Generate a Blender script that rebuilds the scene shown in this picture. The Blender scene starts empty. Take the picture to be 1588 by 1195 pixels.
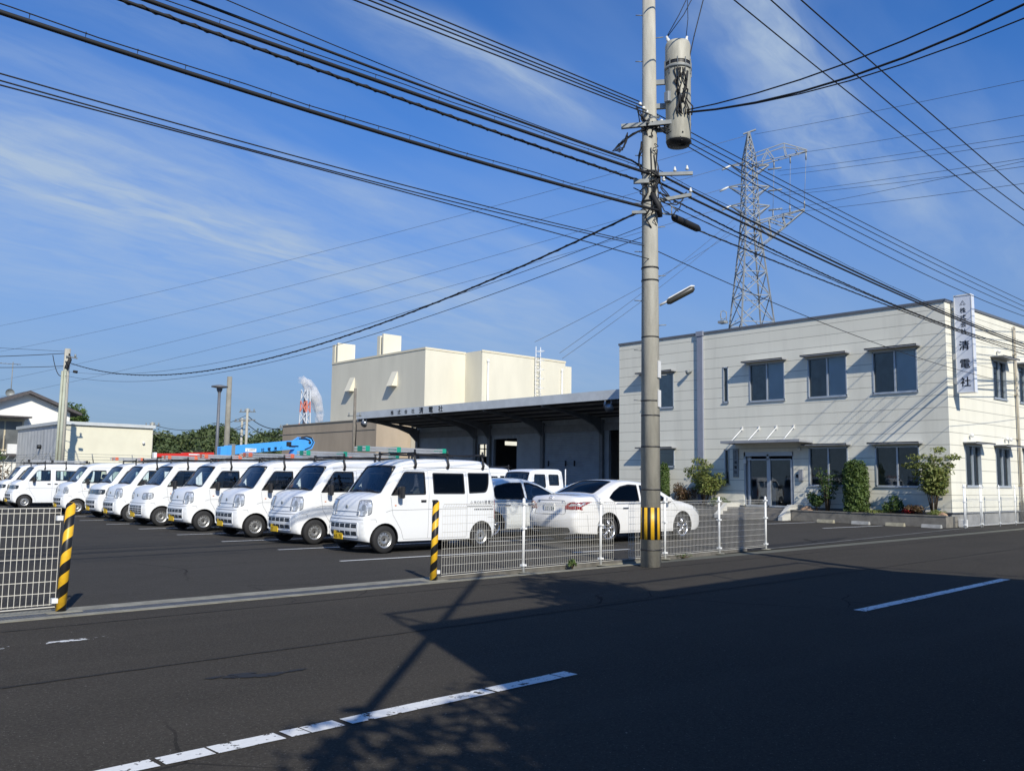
import bpy, bmesh, math, random
import numpy as np
from math import sin, cos, pi, radians, sqrt, atan2, hypot
from mathutils import Vector, Matrix
from mathutils.geometry import delaunay_2d_cdt
from mathutils.bvhtree import BVHTree
R = random.Random(7)
SC = bpy.context.scene
COL = SC.collection
# ------------------------------------------------------------------ camera
cd = bpy.data.cameras.new('camera'); cam = bpy.data.objects.new('camera', cd); COL.objects.link(cam)
SC.camera = cam
F_PX, PITCH, ROLL, CAM_H, AZ = 1377.7, 0.1056, 0.0138, 1.4695, 0.8442
cd.sensor_fit = 'HORIZONTAL'; cd.sensor_width = 36.0; cd.lens = 36.0 * F_PX / 1588.0
cd.clip_start = 0.1; cd.clip_end = 6000
_F = Vector((cos(AZ) * cos(PITCH), sin(AZ) * cos(PITCH), sin(PITCH)))
_R = Vector((sin(AZ), -cos(AZ), 0)); _U = _R.cross(_F)
_R2 = cos(ROLL) * _R + sin(ROLL) * _U; _U2 = -sin(ROLL) * _R + cos(ROLL) * _U
cam.matrix_world = Matrix(((_R2.x, _U2.x, -_F.x, 0), (_R2.y, _U2.y, -_F.y, 0), (_R2.z, _U2.z, -_F.z, CAM_H), (0, 0, 0, 1)))
# ------------------------------------------------------------------ light
SUN_AZ, SUN_EL = radians(249), radians(35.5)
sd = bpy.data.lights.new('sun', 'SUN'); sun = bpy.data.objects.new('sun', sd); COL.objects.link(sun)
sd.energy = 5.0; sd.angle = radians(0.5); sd.color = (1.0, 0.935, 0.81)
sun.rotation_euler = Vector((cos(SUN_AZ) * cos(SUN_EL), sin(SUN_AZ) * cos(SUN_EL), sin(SUN_EL))).to_track_quat('Z', 'Y').to_euler()
SC.view_settings.view_transform = 'Standard'; SC.view_settings.look = 'None'
SC.cycles.volume_bounces = 6; SC.view_settings.exposure = 0.0; SC.view_settings.gamma = 1.0; SC.view_settings.use_curve_mapping = False


class NT:
    """small helper for node trees"""
    def __init__(s, tree): s.t = tree; s.n = tree.nodes; s.l = tree.links
    def add(s, typ, **kw):
        n = s.n.new(typ)
        for k, v in kw.items():
            if k.startswith('i_'):
                key = k[2:]; key = int(key) if key.isdigit() else key.replace('_', ' ')
                s.put(n.inputs[key], v)
            else: setattr(n, k, v)
        return n
    def put(s, sock, v):
        if hasattr(v, 'is_linked') or isinstance(v, bpy.types.NodeSocket): s.l.new(v, sock)
        else:
            if isinstance(v, tuple) and len(v) == 3 and sock.type == 'RGBA': v = (*v, 1)
            sock.default_value = v
    def m(s, op, a, b=0.0, c=None, clamp=False):
        n = s.n.new('ShaderNodeMath'); n.operation = op; n.use_clamp = clamp
        s.put(n.inputs[0], a); s.put(n.inputs[1], b)
        if c is not None: s.put(n.inputs[2], c)
        return n.outputs[0]
    def mix(s, f, a, b):
        n = s.n.new('ShaderNodeMix'); n.data_type = 'RGBA'
        s.put(n.inputs[0], f); s.put(n.inputs[6], a); s.put(n.inputs[7], b); return n.outputs[2]
    def ramp(s, f, lo, hi):
        n = s.n.new('ShaderNodeMapRange'); n.interpolation_type = 'SMOOTHSTEP'
        s.put(n.inputs[0], f); n.inputs[1].default_value = lo; n.inputs[2].default_value = hi; return n.outputs[0]
    def noise(s, vec, scale, detail=3, rough=.55):
        n = s.n.new('ShaderNodeTexNoise'); n.inputs['Scale'].default_value = scale; n.inputs['Detail'].default_value = detail
        n.inputs['Roughness'].default_value = rough
        if vec is not None: s.l.new(vec, n.inputs['Vector'])
        return n.outputs['Fac']


# ------------------------------------------------------------------ sky
W = bpy.data.worlds.new('World'); SC.world = W; W.use_nodes = True
w = NT(W.node_tree); w.n.clear()
sky = w.add('ShaderNodeTexSky', sky_type='NISHITA', sun_disc=False)
sky.sun_elevation = SUN_EL; sky.sun_rotation = pi / 2 - SUN_AZ
sky.altitude = 0; sky.air_density = 1.0; sky.dust_density = 0.6; sky.ozone_density = 2.0
tc = w.add('ShaderNodeTexCoord'); sp = w.add('ShaderNodeSeparateXYZ', i_0=tc.outputs['Generated'])
zz = w.m('ADD', w.m('MAXIMUM', sp.outputs[2], 0.0), 0.1)
px_ = w.m('DIVIDE', sp.outputs[0], zz); py_ = w.m('DIVIDE', sp.outputs[1], zz)
q_ = w.m('SUBTRACT', py_, w.m('MULTIPLY', px_, 0.15))            # across the cirrus bands
a_ = w.m('ADD', px_, w.m('MULTIPLY', py_, 0.15))
cv = w.add('ShaderNodeCombineXYZ', i_0=w.m('MULTIPLY', a_, 0.55), i_1=w.m('MULTIPLY', q_, 1.7), i_2=0.3).outputs[0]
n1 = w.noise(cv, 1.6, 4, .52)
cv2 = w.add('ShaderNodeCombineXYZ', i_0=w.m('MULTIPLY', a_, 1.2), i_1=w.m('MULTIPLY', q_, 2.2), i_2=4.3).outputs[0]
n2 = w.noise(cv2, 2.2, 6, .56)
qw = w.m('ADD', q_, w.m('MULTIPLY', w.m('SUBTRACT', n1, .5), .5))
def band(q0, wd, amp, a0=None, aw=1.0):
    d = w.m('DIVIDE', w.m('SUBTRACT', qw, q0), wd)
    e = w.m('POWER', 2.718, w.m('MULTIPLY', w.m('MULTIPLY', d, d), -1.0))
    if a0 is not None:
        d2 = w.m('DIVIDE', w.m('SUBTRACT', a_, a0), aw)
        e = w.m('MULTIPLY', e, w.m('POWER', 2.718, w.m('MULTIPLY', w.m('MULTIPLY', d2, d2), -1.0)))
    return w.m('MULTIPLY', e, amp)
bs = [band(2.28, .28, 1.05, 1.2, 1.5), band(1.80, .10, .45, 1.4, 1.0), band(1.18, .08, 1.0, 1.25, .35), band(.66, .085, 1.1, 1.75, .85),
      band(.45, .1, .35, 2.6, .8), band(2.9, .5, .5, 1.5, 2.5), band(1.5, .12, .25, .7, .4)]
tot = bs[0]
for b in bs[1:]: tot = w.m('ADD', tot, b)
cv3 = w.add('ShaderNodeCombineXYZ', i_0=w.m('MULTIPLY', a_, 1.6), i_1=w.m('MULTIPLY', qw, 7.0), i_2=7.7).outputs[0]
n3 = w.noise(cv3, 1.8, 7, .62)
cl = w.m('MULTIPLY', tot, w.m('ADD', w.m('MULTIPLY', w.ramp(n2, .18, .70), .6), w.m('MULTIPLY', w.ramp(n3, .28, .72), .5)), clamp=True)
cl = w.m('ADD', w.m('MULTIPLY', cl, .88), w.m('MULTIPLY', w.ramp(n1, .38, .75), .13), clamp=True)
hz = w.m('MULTIPLY', w.m('SUBTRACT', 1.0, w.ramp(sp.outputs[2], 0.0, .45)), .85)
skyc = w.mix(1.0, sky.outputs[0], (1, 1, 1)); 
mul = w.n.new('ShaderNodeMix'); mul.data_type = 'RGBA'; mul.blend_type = 'MULTIPLY'; mul.inputs[0].default_value = 1
w.l.new(sky.outputs[0], mul.inputs[6]); mul.inputs[7].default_value = (.74, 1.72, 3.05, 1)
c1 = w.mix(hz, mul.outputs[2], (5.5, 7.0, 9.5)); c2 = w.mix(cl, c1, (8.6, 10.9, 14.0))
bg = w.add('ShaderNodeBackground', i_Color=c2, i_Strength=0.05)
wo = w.add('ShaderNodeOutputWorld', i_Surface=bg.outputs[0])

# ------------------------------------------------------------------ materials
MATS = {}
def mat(name, col, rough=.6, metal=0, var=.0, vscale=3, bump=0, bscale=40, coat=0, spec=.5, col2=None, stretch=None, emit=None):
    if name in MATS: return MATS[name]
    m = bpy.data.materials.new(name); m.use_nodes = True; t = NT(m.node_tree); b = t.n['Principled BSDF']
    b.inputs['Roughness'].default_value = rough; b.inputs['Metallic'].default_value = metal
    b.inputs['Specular IOR Level'].default_value = spec
    if coat: b.inputs['Coat Weight'].default_value = coat; b.inputs['Coat Roughness'].default_value = .04
    tcn = t.add('ShaderNodeTexCoord'); v = tcn.outputs['Object']
    if stretch:
        mp = t.add('ShaderNodeMapping'); mp.inputs['Scale'].default_value = stretch; t.l.new(v, mp.inputs[0]); v2 = mp.outputs[0]
    else: v2 = v
    if var or col2:
        nz = t.ramp(t.noise(v2, vscale, 5, .6), .3, .7)
        c2 = col2 or tuple(c * (1 - var) for c in col)
        t.put(b.inputs['Base Color'], t.mix(nz, (*c2, 1), (*col, 1)))
    else: b.inputs['Base Color'].default_value = (*col, 1)
    if bump:
        bn = t.add('ShaderNodeBump', i_Strength=bump, i_Distance=.01, i_Height=t.noise(v, bscale, 3)); t.l.new(bn.outputs[0], b.inputs['Normal'])
    if emit: b.inputs['Emission Color'].default_value = (*emit, 1); b.inputs['Emission Strength'].default_value = 1
    MATS[name] = m; return m

def glass(name, tint, refl=.9, ior=1.5):
    m = bpy.data.materials.new(name); m.use_nodes = True; t = NT(m.node_tree); t.n.clear()
    lw = t.add('ShaderNodeFresnel', i_IOR=ior)
    tr = t.add('ShaderNodeBsdfTransparent', i_Color=(*tint, 1)); gl = t.add('ShaderNodeBsdfGlossy', i_Color=(refl, refl, refl, 1), i_Roughness=.015)
    mx = t.add('ShaderNodeMixShader', i_0=lw.outputs[0], i_1=tr.outputs[0], i_2=gl.outputs[0])
    t.add('ShaderNodeOutputMaterial', i_Surface=mx.outputs[0]); MATS[name] = m; return m

M_PAINT = mat('white_vehicle_paint', (.80, .81, .81), .28, coat=.8, var=.03, vscale=1.2)
M_PEARL = mat('pearl_white_paint', (.78, .77, .74), .22, coat=1, var=.02)
M_SILVER = mat('silver_vehicle_paint', (.70, .73, .73), .3, metal=.1, coat=1, var=.03)
M_DARKCAR = mat('dark_vehicle_paint', (.02, .022, .03), .2, coat=1)
M_BLKPL = mat('black_plastic', (.018, .018, .02), .5, var=.2, bump=.1)
M_RUB = mat('tyre_rubber', (.02, .02, .021), .8, var=.3, vscale=8, bump=.3, bscale=60)
M_STEEL = mat('steel_wheel', (.42, .42, .41), .38, metal=.75, var=.12, vscale=12)
M_ALLOY = mat('alloy_wheel', (.62, .62, .63), .25, metal=.85, var=.05)
M_CHROME = mat('chrome_trim', (.75, .76, .78), .12, metal=1)
M_LAMP = mat('headlamp_reflector', (.80, .82, .84), .18, metal=.35, var=.6, vscale=14, bump=.6, bscale=26, coat=1)
M_LAMPD = mat('headlamp_dark', (.06, .07, .08), .12, metal=.5, coat=1, var=.5, vscale=20)
M_RED = mat('tail_lamp_red', (.32, .004, .008), .15, coat=1, var=.4, vscale=16)
M_ORANGE = mat('orange_lens', (.7, .2, .03), .2, coat=1)
M_GAP = mat('panel_gap', (.16, .165, .17), .8)
M_SEAT = mat('seat_fabric', (.10, .10, .11), .9, var=.3, bump=.2)
M_INT = mat('interior_trim', (.36, .37, .38), .85, var=.2)
M_PAPER = mat('paper_on_dashboard', (.75, .85, .92), .8, var=.3, vscale=8)
M_PLATEY = mat('yellow_number_plate', (.78, .50, .02), .45, var=.06, vscale=9)
M_PLATEW = mat('white_number_plate', (.75, .75, .73), .45, var=.05, vscale=9)
M_INK = mat('black_lettering', (.015, .017, .02), .5)
M_INKG = mat('green_lettering', (.01, .16, .12), .5)
M_GREYLT = mat('grey_lettering', (.07, .08, .10), .5)
G_CLEAR = glass('clear_window_glass', (.84, .92, .90), 1.0, 1.75)
G_SCREEN = glass('windscreen_glass', (.96, 1.0, .98), 1.0, 1.9)
G_TINT = glass('privacy_window_glass', (.05, .05, .06), .40)
G_OFF = glass('office_window_glass', (.80, .85, .87), 1.0)
M_GALV = mat('galvanised_steel', (.27, .285, .28), .6, metal=.25, var=.25, vscale=6)
M_CABLE = mat('cable_sheath', (.012, .012, .013), .7)
M_CABLEG = mat('bare_conductor', (.10, .11, .12), .5, metal=.3)
M_CONC = mat('pole_concrete', (.47, .45, .38), .9, var=.30, vscale=2.2, bump=.35, bscale=30, stretch=(3, 3, .5))
M_FENCE = mat('cream_fence_coating', (.64, .62, .55), .5, var=.08, vscale=4)
M_FENCEW = mat('white_fence_coating', (.78, .79, .78), .4, var=.05)
M_CERAM = mat('insulator_ceramic', (.72, .72, .68), .25, var=.1)
M_BARK = mat('shrub_bark', (.09, .065, .04), .9, var=.4, bump=.4)

# ------------------------------------------------------------------ objects
def tag(o, label=None, cat=None, group=None, kind=None):
    if label: o['label'] = label
    if cat: o['category'] = cat
    if group: o['group'] = group
    if kind: o['kind'] = kind
    return o
def thing(name, label, cat, loc=(0, 0, 0), rz=0, group=None):
    o = bpy.data.objects.new(name, None); COL.objects.link(o); o.location = loc; o.rotation_euler = (0, 0, rz); o.empty_display_size = .3
    return tag(o, label, cat, group)

class MB:
    def __init__(s): s.v = []; s.f = []; s.mi = []; s.sm = []
    def add(s, vs, fs, mi=0, smooth=False):
        k = len(s.v); s.v += [tuple(v) for v in vs]; s.f += [tuple(i + k for i in f) for f in fs]; s.mi += [mi] * len(fs); s.sm += [smooth] * len(fs); return s
    def box(s, a, b, mi=0, M=None):
        x0, y0, z0 = a; x1, y1, z1 = b
        vs = [(x0, y0, z0), (x1, y0, z0), (x1, y1, z0), (x0, y1, z0), (x0, y0, z1), (x1, y0, z1), (x1, y1, z1), (x0, y1, z1)]
        if M is not None: vs = [M @ Vector(v) for v in vs]
        return s.add(vs, [(0, 3, 2, 1), (4, 5, 6, 7), (0, 1, 5, 4), (1, 2, 6, 5), (2, 3, 7, 6), (3, 0, 4, 7)], mi)
    def rbox(s, a, b, r, mi=0):           # box with chamfered upright and level edges
        x0, y0, z0 = a; x1, y1, z1 = b
        def ring(z, i): return [(x0 + r + i, y0 + i, z), (x1 - r - i, y0 + i, z), (x1 - i, y0 + r + i, z), (x1 - i, y1 - r - i, z), (x1 - r - i, y1 - i, z), (x0 + r + i, y1 - i, z), (x0 + i, y1 - r - i, z), (x0 + i, y0 + r + i, z)]
        rs = [ring(z0, r * .6), ring(z0 + r * .6, 0), ring(z1 - r * .6, 0), ring(z1, r * .6)]
        vs = sum(rs, []); fs = [tuple(range(7, -1, -1)), tuple(range(24, 32))]
        for k in range(3):
            for i in range(8): j = (i + 1) % 8; fs.append((k * 8 + i, k * 8 + j, k * 8 + 8 + j, k * 8 + 8 + i))
        return s.add(vs, fs, mi)
    def tube(s, pts, r, n=6, mi=0, caps=True, smooth=True):
        pts = [Vector(p) for p in pts]; rr = r if isinstance(r, (list, tuple)) else [r] * len(pts)
        vs = []; up = None
        for i, p in enumerate(pts):
            d = (pts[min(i + 1, len(pts) - 1)] - pts[max(i - 1, 0)])
            if d.length < 1e-9: d = Vector((0, 0, 1))
            d.normalize()
            if up is None: up = Vector((0, 0, 1)) if abs(d.z) < .9 else Vector((1, 0, 0))
            a = d.cross(up); a.normalize(); b = d.cross(a); up = -b if False else up
            for k in range(n):
                t = 2 * pi * k / n; vs.append(p + rr[i] * (a * cos(t) + b * sin(t)))
        fs = []
        for i in range(len(pts) - 1):
            for k in range(n): j = (k + 1) % n; fs.append((i * n + k, i * n + n + k, i * n + n + j, i * n + j))
        if caps: fs.append(tuple(range(n))); fs.append(tuple(len(vs) - 1 - i for i in range(n)))
        return s.add(vs, fs, mi, smooth)
    def cyl(s, p0, p1, r0, r1=None, n=12, mi=0, smooth=True): return s.tube([p0, p1], [r0, r0 if r1 is None else r1], n, mi, True, smooth)
    def lathe(s, prof, c=(0, 0, 0), ax='z', n=24, mi=0, a0=0, a1=2 * pi, smooth=True):
        full = abs(a1 - a0 - 2 * pi) < 1e-6; cnt = n if full else n + 1; vs = []
        for r, h in prof:
            for k in range(cnt):
                t = a0 + (a1 - a0) * k / n; u, v = r * cos(t), r * sin(t)
                p = (u, v, h) if ax == 'z' else ((u, h, v) if ax == 'y' else (h, u, v))
                vs.append((c[0] + p[0], c[1] + p[1], c[2] + p[2]))
        fs = []
        for i in range(len(prof) - 1):
            for k in range(n if full else n): j = (k + 1) % cnt; fs.append((i * cnt + k, i * cnt + j, i * cnt + cnt + j, i * cnt + cnt + k))
        return s.add(vs, fs, mi, smooth)
    def prism(s, poly, y0, y1, ax='y', mi=0, M=None):     # polygon in the other two axes, extruded along ax
        def P(a, b, h): return (a, h, b) if ax == 'y' else ((h, a, b) if ax == 'x' else (a, b, h))
        n = len(poly); vs = [P(a, b, y0) for a, b in poly] + [P(a, b, y1) for a, b in poly]
        if M is not None: vs = [M @ Vector(v) for v in vs]
        return s.add(vs, [tuple(range(n)), tuple(range(2 * n - 1, n - 1, -1))] + [(i, (i + 1) % n, n + (i + 1) % n, n + i) for i in range(n)], mi)
    def build(s, name, mats, parent=None, off=None, recalc=False, bevel=0):
        me = bpy.data.meshes.new(name)
        v = s.v
        if off is not None: v = [(a - off[0], b - off[1], c - off[2]) for a, b, c in v]
        me.from_pydata(v, [], s.f); me.polygons.foreach_set('material_index', s.mi); me.polygons.foreach_set('use_smooth', s.sm)
        for m in (mats if isinstance(mats, (list, tuple)) else [mats]): me.materials.append(m)
        me.update()
        if recalc:
            bm = bmesh.new(); bm.from_mesh(me); bmesh.ops.recalc_face_normals(bm, faces=bm.faces); bm.to_mesh(me); bm.free()
        o = bpy.data.objects.new(name, me); COL.objects.link(o); o.parent = parent
        if bevel:
            b = o.modifiers.new('bevel', 'BEVEL'); b.width = bevel; b.segments = 2; b.limit_method = 'ANGLE'
        return o
def P_(mb, name, mats, root, **k):       # part of a thing standing at root.location, mesh given in world coordinates
    r = root
    while r.parent: r = r.parent
    return mb.build(name, mats, root, off=tuple(r.location), **k)
def solo(mb, name, mats, label, cat, loc, group=None, kind=None, **k):   # a thing that is one mesh
    o = mb.build(name, mats, None, off=loc, **k); o.location = loc; return tag(o, label, cat, group, kind)
def kids(o): return [c for c in bpy.data.objects if c.parent == o]
def copy_tree(o, parent=None):
    ch = KIDS.get(o.name)
    if ch is None: ch = KIDS[o.name] = kids(o)
    c = o.copy(); COL.objects.link(c); c.parent = parent
    for k in ch: copy_tree(k, c)
    return c
KIDS = {}
_TM = {}
def glyph(ch):                          # flat lettering outlines as triangles
    if ch not in _TM:
        c = bpy.data.curves.new('t', 'FONT'); c.body = ch; c.align_x = 'CENTER'; c.size = 1.0; c.resolution_u = 3
        o = bpy.data.objects.new('t', c); COL.objects.link(o); dg = bpy.context.evaluated_depsgraph_get(); dg.update()
        me = bpy.data.meshes.new_from_object(o.evaluated_get(dg))
        _TM[ch] = ([tuple(v.co) for v in me.vertices], [tuple(p.vertices) for p in me.polygons])
        bpy.data.objects.remove(o); bpy.data.curves.remove(c); bpy.data.meshes.remove(me)
    return _TM[ch]
def text(mb, s, org, ux, uy, size, step, vertical=False, mi=0, wide=1.0, fn=None, bold=0):
    """org = centre-bottom of the first character; ux = reading direction, uy = up"""
    org, ux, uy = Vector(org), Vector(ux), Vector(uy)
    for i, ch in enumerate(s):
        if ch == ' ': continue
        vs, fs = glyph(ch); c = org + (ux * step * i if not vertical else -uy * step * i)
        for dx, dz in ([(0, 0)] if not bold else [(-bold, 0), (bold, 0), (0, bold)]):
            pts = [c + ux * ((x + dx) * size * wide) + uy * ((y + dz) * size) for x, y, _ in vs]
            if fn: pts = [fn(p) for p in pts]
            mb.add(pts, fs, mi)
def logo(mb, c, ux, uy, s, mi=0, fn=None):            # the firm's mark: a triangle drawn in outline with three small ones inside
    c, ux, uy = Vector(c), Vector(ux), Vector(uy)
    def tri(cx, cy, r, t):
        o = [(cx + r * cos(pi / 2 + k * 2 * pi / 3), cy + r * sin(pi / 2 + k * 2 * pi / 3)) for k in range(3)]
        i = [(cx + (r - t) * cos(pi / 2 + k * 2 * pi / 3), cy + (r - t) * sin(pi / 2 + k * 2 * pi / 3)) for k in range(3)]
        P = [c + ux * a * s + uy * b * s for a, b in o + i]
        if fn: P = [fn(p) for p in P]
        mb.add(P, [(k, (k + 1) % 3, 3 + (k + 1) % 3, 3 + k) for k in range(3)], mi)
    tri(0, .45, .34, .13); tri(-.34, -.1, .34, .13); tri(.34, -.1, .34, .13)
# ------------------------------------------------------------------ vehicle surfaces
def resample(pts, step=.07):
    P = [np.array(p, float) for p in pts]; P = [2 * P[0] - P[1]] + P + [2 * P[-1] - P[-2]]; out = []
    for i in range(1, len(P) - 2):
        n = max(1, int(np.linalg.norm(P[i + 1] - P[i]) / step))
        for k in range(n):
            t = k / n; a, b, c, d = P[i - 1], P[i], P[i + 1], P[i + 2]
            out.append(.5 * (2 * b + (c - a) * t + (2 * a - 5 * b + 4 * c - d) * t * t + (-a + 3 * b - 3 * c + d) * t ** 3) * .55 + .45 * (b + (c - b) * t))
    out.append(P[-2]); return np.array(out)
def inside(p, poly):
    x, y = p; r = False; n = len(poly); j = n - 1
    for i in range(n):
        xi, yi = poly[i]; xj, yj = poly[j]
        if (yi > y) != (yj > y) and x < (xj - xi) * (y - yi) / (yj - yi) + xi: r = not r
        j = i
    return r
def seg_d(pt, poly, closed=True):
    A = np.array(poly, float); B = np.roll(A, -1, 0) if closed else A[1:]; A = A if closed else A[:-1]
    p = np.array(pt, float); d = B - A; l = (d * d).sum(1) + 1e-12
    t = np.clip(((p - A) * d).sum(1) / l, 0, 1); return float(np.sqrt((((A + d * t[:, None]) - p) ** 2).sum(1).min()))
def fill(outer, holes, step, extra=()):
    pts = [tuple(p) for p in outer]; ed = [(i, (i + 1) % len(pts)) for i in range(len(pts))]
    for h in holes:
        k = len(pts); pts += [tuple(p) for p in h]; ed += [(k + i, k + (i + 1) % len(h)) for i in range(len(h))]
    xs = [p[0] for p in outer]; ys = [p[1] for p in outer]
    sx, sy = step if isinstance(step, tuple) else (step, step)
    cand = [(x, y) for x in np.arange(min(xs) + sx / 2, max(xs), sx) for y in np.arange(min(ys) + sy / 2, max(ys), sy)]
    md = min(sx, sy) * .35
    for p in list(cand) + list(extra):
        if not inside(p, outer) or any(inside(p, h) for h in holes): continue
        dd = .012 if p in extra else md
        if min([seg_d(p, outer)] + [seg_d(p, h) for h in holes]) < dd: continue
        pts.append((float(p[0]), float(p[1])))
    v, e, f, *_ = delaunay_2d_cdt([Vector(p) for p in pts], ed, [], 0, 1e-6)
    keep = []
    for t in f:
        c = sum((v[i] for i in t), Vector((0, 0))) / len(t)
        if inside(c, outer) and not any(inside(c, h) for h in holes): keep.append(tuple(t))
    return [tuple(p) for p in v], keep
def rpoly(pts, r=.05, n=3, step=.12):    # round the corners of a polygon and divide its edges
    out = []; N = len(pts)
    rr = r if isinstance(r, (list, tuple)) else [r] * N
    for i in range(N):
        p, a, b = Vector(pts[i]), Vector(pts[i - 1]), Vector(pts[(i + 1) % N]); q = rr[i]
        u, v = (a - p), (b - p); q = min(q, u.length * .45, v.length * .45); A = p + u.normalized() * q; B = p + v.normalized() * q
        for k in range(n + 1):
            t = k / n; out.append(tuple((1 - t) ** 2 * A + 2 * t * (1 - t) * p + t * t * B))
    res = []
    for i in range(len(out)):
        a, b = Vector(out[i]), Vector(out[(i + 1) % len(out)]); m = max(1, int((b - a).length / step))
        for k in range(m): res.append(tuple(a + (b - a) * k / m))
    return res
def shrink(poly, d):
    c = np.array(poly).mean(0); A = np.array(poly); w = (A.max(0) - A.min(0)) / 2; s = 1 - d / w; return [tuple(c + (p - c) * s) for p in A]

class Body:
    def __init__(s, top, wheels, wr, L, Wd, r=.09, zb=1.1, tum=.10, taper=(.5, .05, .3, .03), sill=.22, bf=.03, bt=.02):
        s.T = resample(top); s.L, s.W, s.r, s.zb, s.tum, s.taper, s.sill, s.bf, s.bt = L, Wd, r, zb, tum, taper, sill, bf, bt
        s.S = np.concatenate([[0], np.cumsum(np.linalg.norm(np.diff(s.T, axis=0), axis=1))]); s.wheels, s.wr = wheels, wr
        d = np.gradient(s.T, axis=0); d /= np.linalg.norm(d, axis=1)[:, None]; s.N = np.stack([-d[:, 1], d[:, 0]], 1)
        bot = []; x = s.T[-1][0]
        for wx in sorted(wheels, reverse=True):
            a0 = math.asin(min(1, (sill - wr * .92) / (wr * 1.16))) if False else None
            ra = wr * 1.19; zc = wr; h = max(-.95, min(.95, (sill - zc) / ra)); t0 = math.asin(h)
            bot.append((wx + ra * cos(t0), sill))
            for k in range(1, 14): t = t0 + (pi - 2 * t0) * k / 14; bot.append((wx + ra * cos(t), zc + ra * sin(t)))
            bot.append((wx - ra * cos(t0), sill))
        bb = []
        q = [tuple(s.T[-1])] + bot + [tuple(s.T[0])]
        for i in range(len(q) - 1):
            a, b = np.array(q[i]), np.array(q[i + 1]); m = max(1, int(np.linalg.norm(b - a) / .15)); bb += [tuple(a + (b - a) * k / m) for k in range(m)]
        s.outer = [tuple(p) for p in s.T] + bb[1:]
        s.arch = bot
    def base(s, x, z):
        f, fa, b, ba = s.taper; y = s.W / 2
        if x < f: y -= fa * ((f - x) / f) ** 2
        if x > s.L - b: y -= ba * ((x - s.L + b) / b) ** 2
        if z > s.zb: y -= s.tum * ((z - s.zb) / .7) ** 1.15
        if z < .5: y -= .05 * ((.5 - z) / .5) ** 2
        return y
    def side(s, x, z, off=0):
        y = s.base(x, z); d = seg_d((x, z), s.T, False)
        if d < s.r: y -= s.r - sqrt(max(0, s.r ** 2 - (s.r - d) ** 2))
        return y + off
    def edge(s, q): x = np.interp(q, s.S, s.T[:, 0]); z = np.interp(q, s.S, s.T[:, 1]); return s.base(x, z) - s.r
    def rib(s, q, y, off=0):
        x = np.interp(q, s.S, s.T[:, 0]); z = np.interp(q, s.S, s.T[:, 1]); n = np.array([np.interp(q, s.S, s.N[:, 0]), np.interp(q, s.S, s.N[:, 1])])
        ye = s.edge(q); u = min(1, abs(y) / max(ye, 1e-3)); b = (s.bt + (s.bf - s.bt) * abs(n[0])) * (1 - u ** 2.4) + off
        return (x + n[0] * b, y, z + n[1] * b)
    def s_at(s, x, z): return float(s.S[np.argmin(((s.T - np.array([x, z])) ** 2).sum(1))])
    def shell(s, side_holes, rib_holes):
        mb = MB(); ex = []
        for i in range(0, len(s.T)):
            for k in (.12, .35, .7, 1.05): ex.append((float(s.T[i][0] - s.N[i][0] * s.r * k), float(s.T[i][1] - s.N[i][1] * s.r * k)))
        v, f = fill(s.outer, side_holes, .13, ex)
        for sg in (1, -1):
            mb.add([(x, sg * s.side(x, z), z) for x, z in v], f if sg < 0 else [t[::-1] for t in f], 0, True)
        n = len(s.T); o = [(s.S[i], -s.edge(s.S[i])) for i in range(n)] + [(s.S[i], s.edge(s.S[i])) for i in range(n - 1, -1, -1)]
        v, f = fill(o, rib_holes, (.12, .12))
        mb.add([s.rib(a, b) for a, b in v], f, 0, True)
        return mb
def finish(o, dist=.004):
    bm = bmesh.new(); bm.from_mesh(o.data); bmesh.ops.remove_doubles(bm, verts=bm.verts, dist=dist); bmesh.ops.recalc_face_normals(bm, faces=bm.faces); bm.to_mesh(o.data); bm.free()
def pane(B, poly, kind, sg, name, gm, root, seal=.022, inset=.008):
    """window: glass set a little in, black rubber seal round it"""
    fn = (lambda a, b, o: (a, sg * B.side(a, b, o), b)) if kind == 's' else (lambda a, b, o: B.rib(a, b, o))
    v, f = fill(poly, [], .12); mb = MB(); mb.add([fn(a, b, -inset) for a, b in v], f if kind == 'r' or sg < 0 else [q[::-1] for q in f], 0, True)
    g = mb.build(name, gm, root); sl = MB(); inn = shrink(poly, seal); out = shrink(poly, -.006); n = len(poly)
    vs = [fn(a, b, .003) for a, b in out] + [fn(a, b, .003) for a, b in inn] + [fn(a, b, -.012) for a, b in inn]
    fs = [(i, (i + 1) % n, n + (i + 1) % n, n + i) for i in range(n)] + [(n + i, n + (i + 1) % n, 2 * n + (i + 1) % n, 2 * n + i) for i in range(n)]
    sl.add(vs, fs, 0, False); sl.build('window_seal', M_BLKPL, g); return g
class Proj:                              # lays flat outlines onto the finished body
    def __init__(s, o): s.b = BVHTree.FromPolygons([v.co for v in o.data.vertices], [p.vertices for p in o.data.polygons])
    def pt(s, p, d, off):
        d = Vector(d).normalized(); h = s.b.ray_cast(Vector(p) - d * 3, d)
        if h[0] is None: h = s.b.find_nearest(Vector(p))
        n = h[1]; n = n if n.dot(d) < 0 else -n
        return h[0] + n * off
    def patch(s, mb, poly, org, ux, uy, d, off=.004, step=.06, mi=0, rim=True):
        org, ux, uy = Vector(org), Vector(ux), Vector(uy)
        v, f = fill(poly, [], step); P = [s.pt(org + ux * a + uy * b, d, off) for a, b in v]; mb.add(P, f, mi, True)
        if rim:
            n = len(poly); A = [s.pt(org + ux * a + uy * b, d, off) for a, b in poly]; B2 = [s.pt(org + ux * a + uy * b, d, -.004) for a, b in poly]
            mb.add(A + B2, [(i, (i + 1) % n, n + (i + 1) % n, n + i) for i in range(n)], mi)
        return mb
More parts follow.
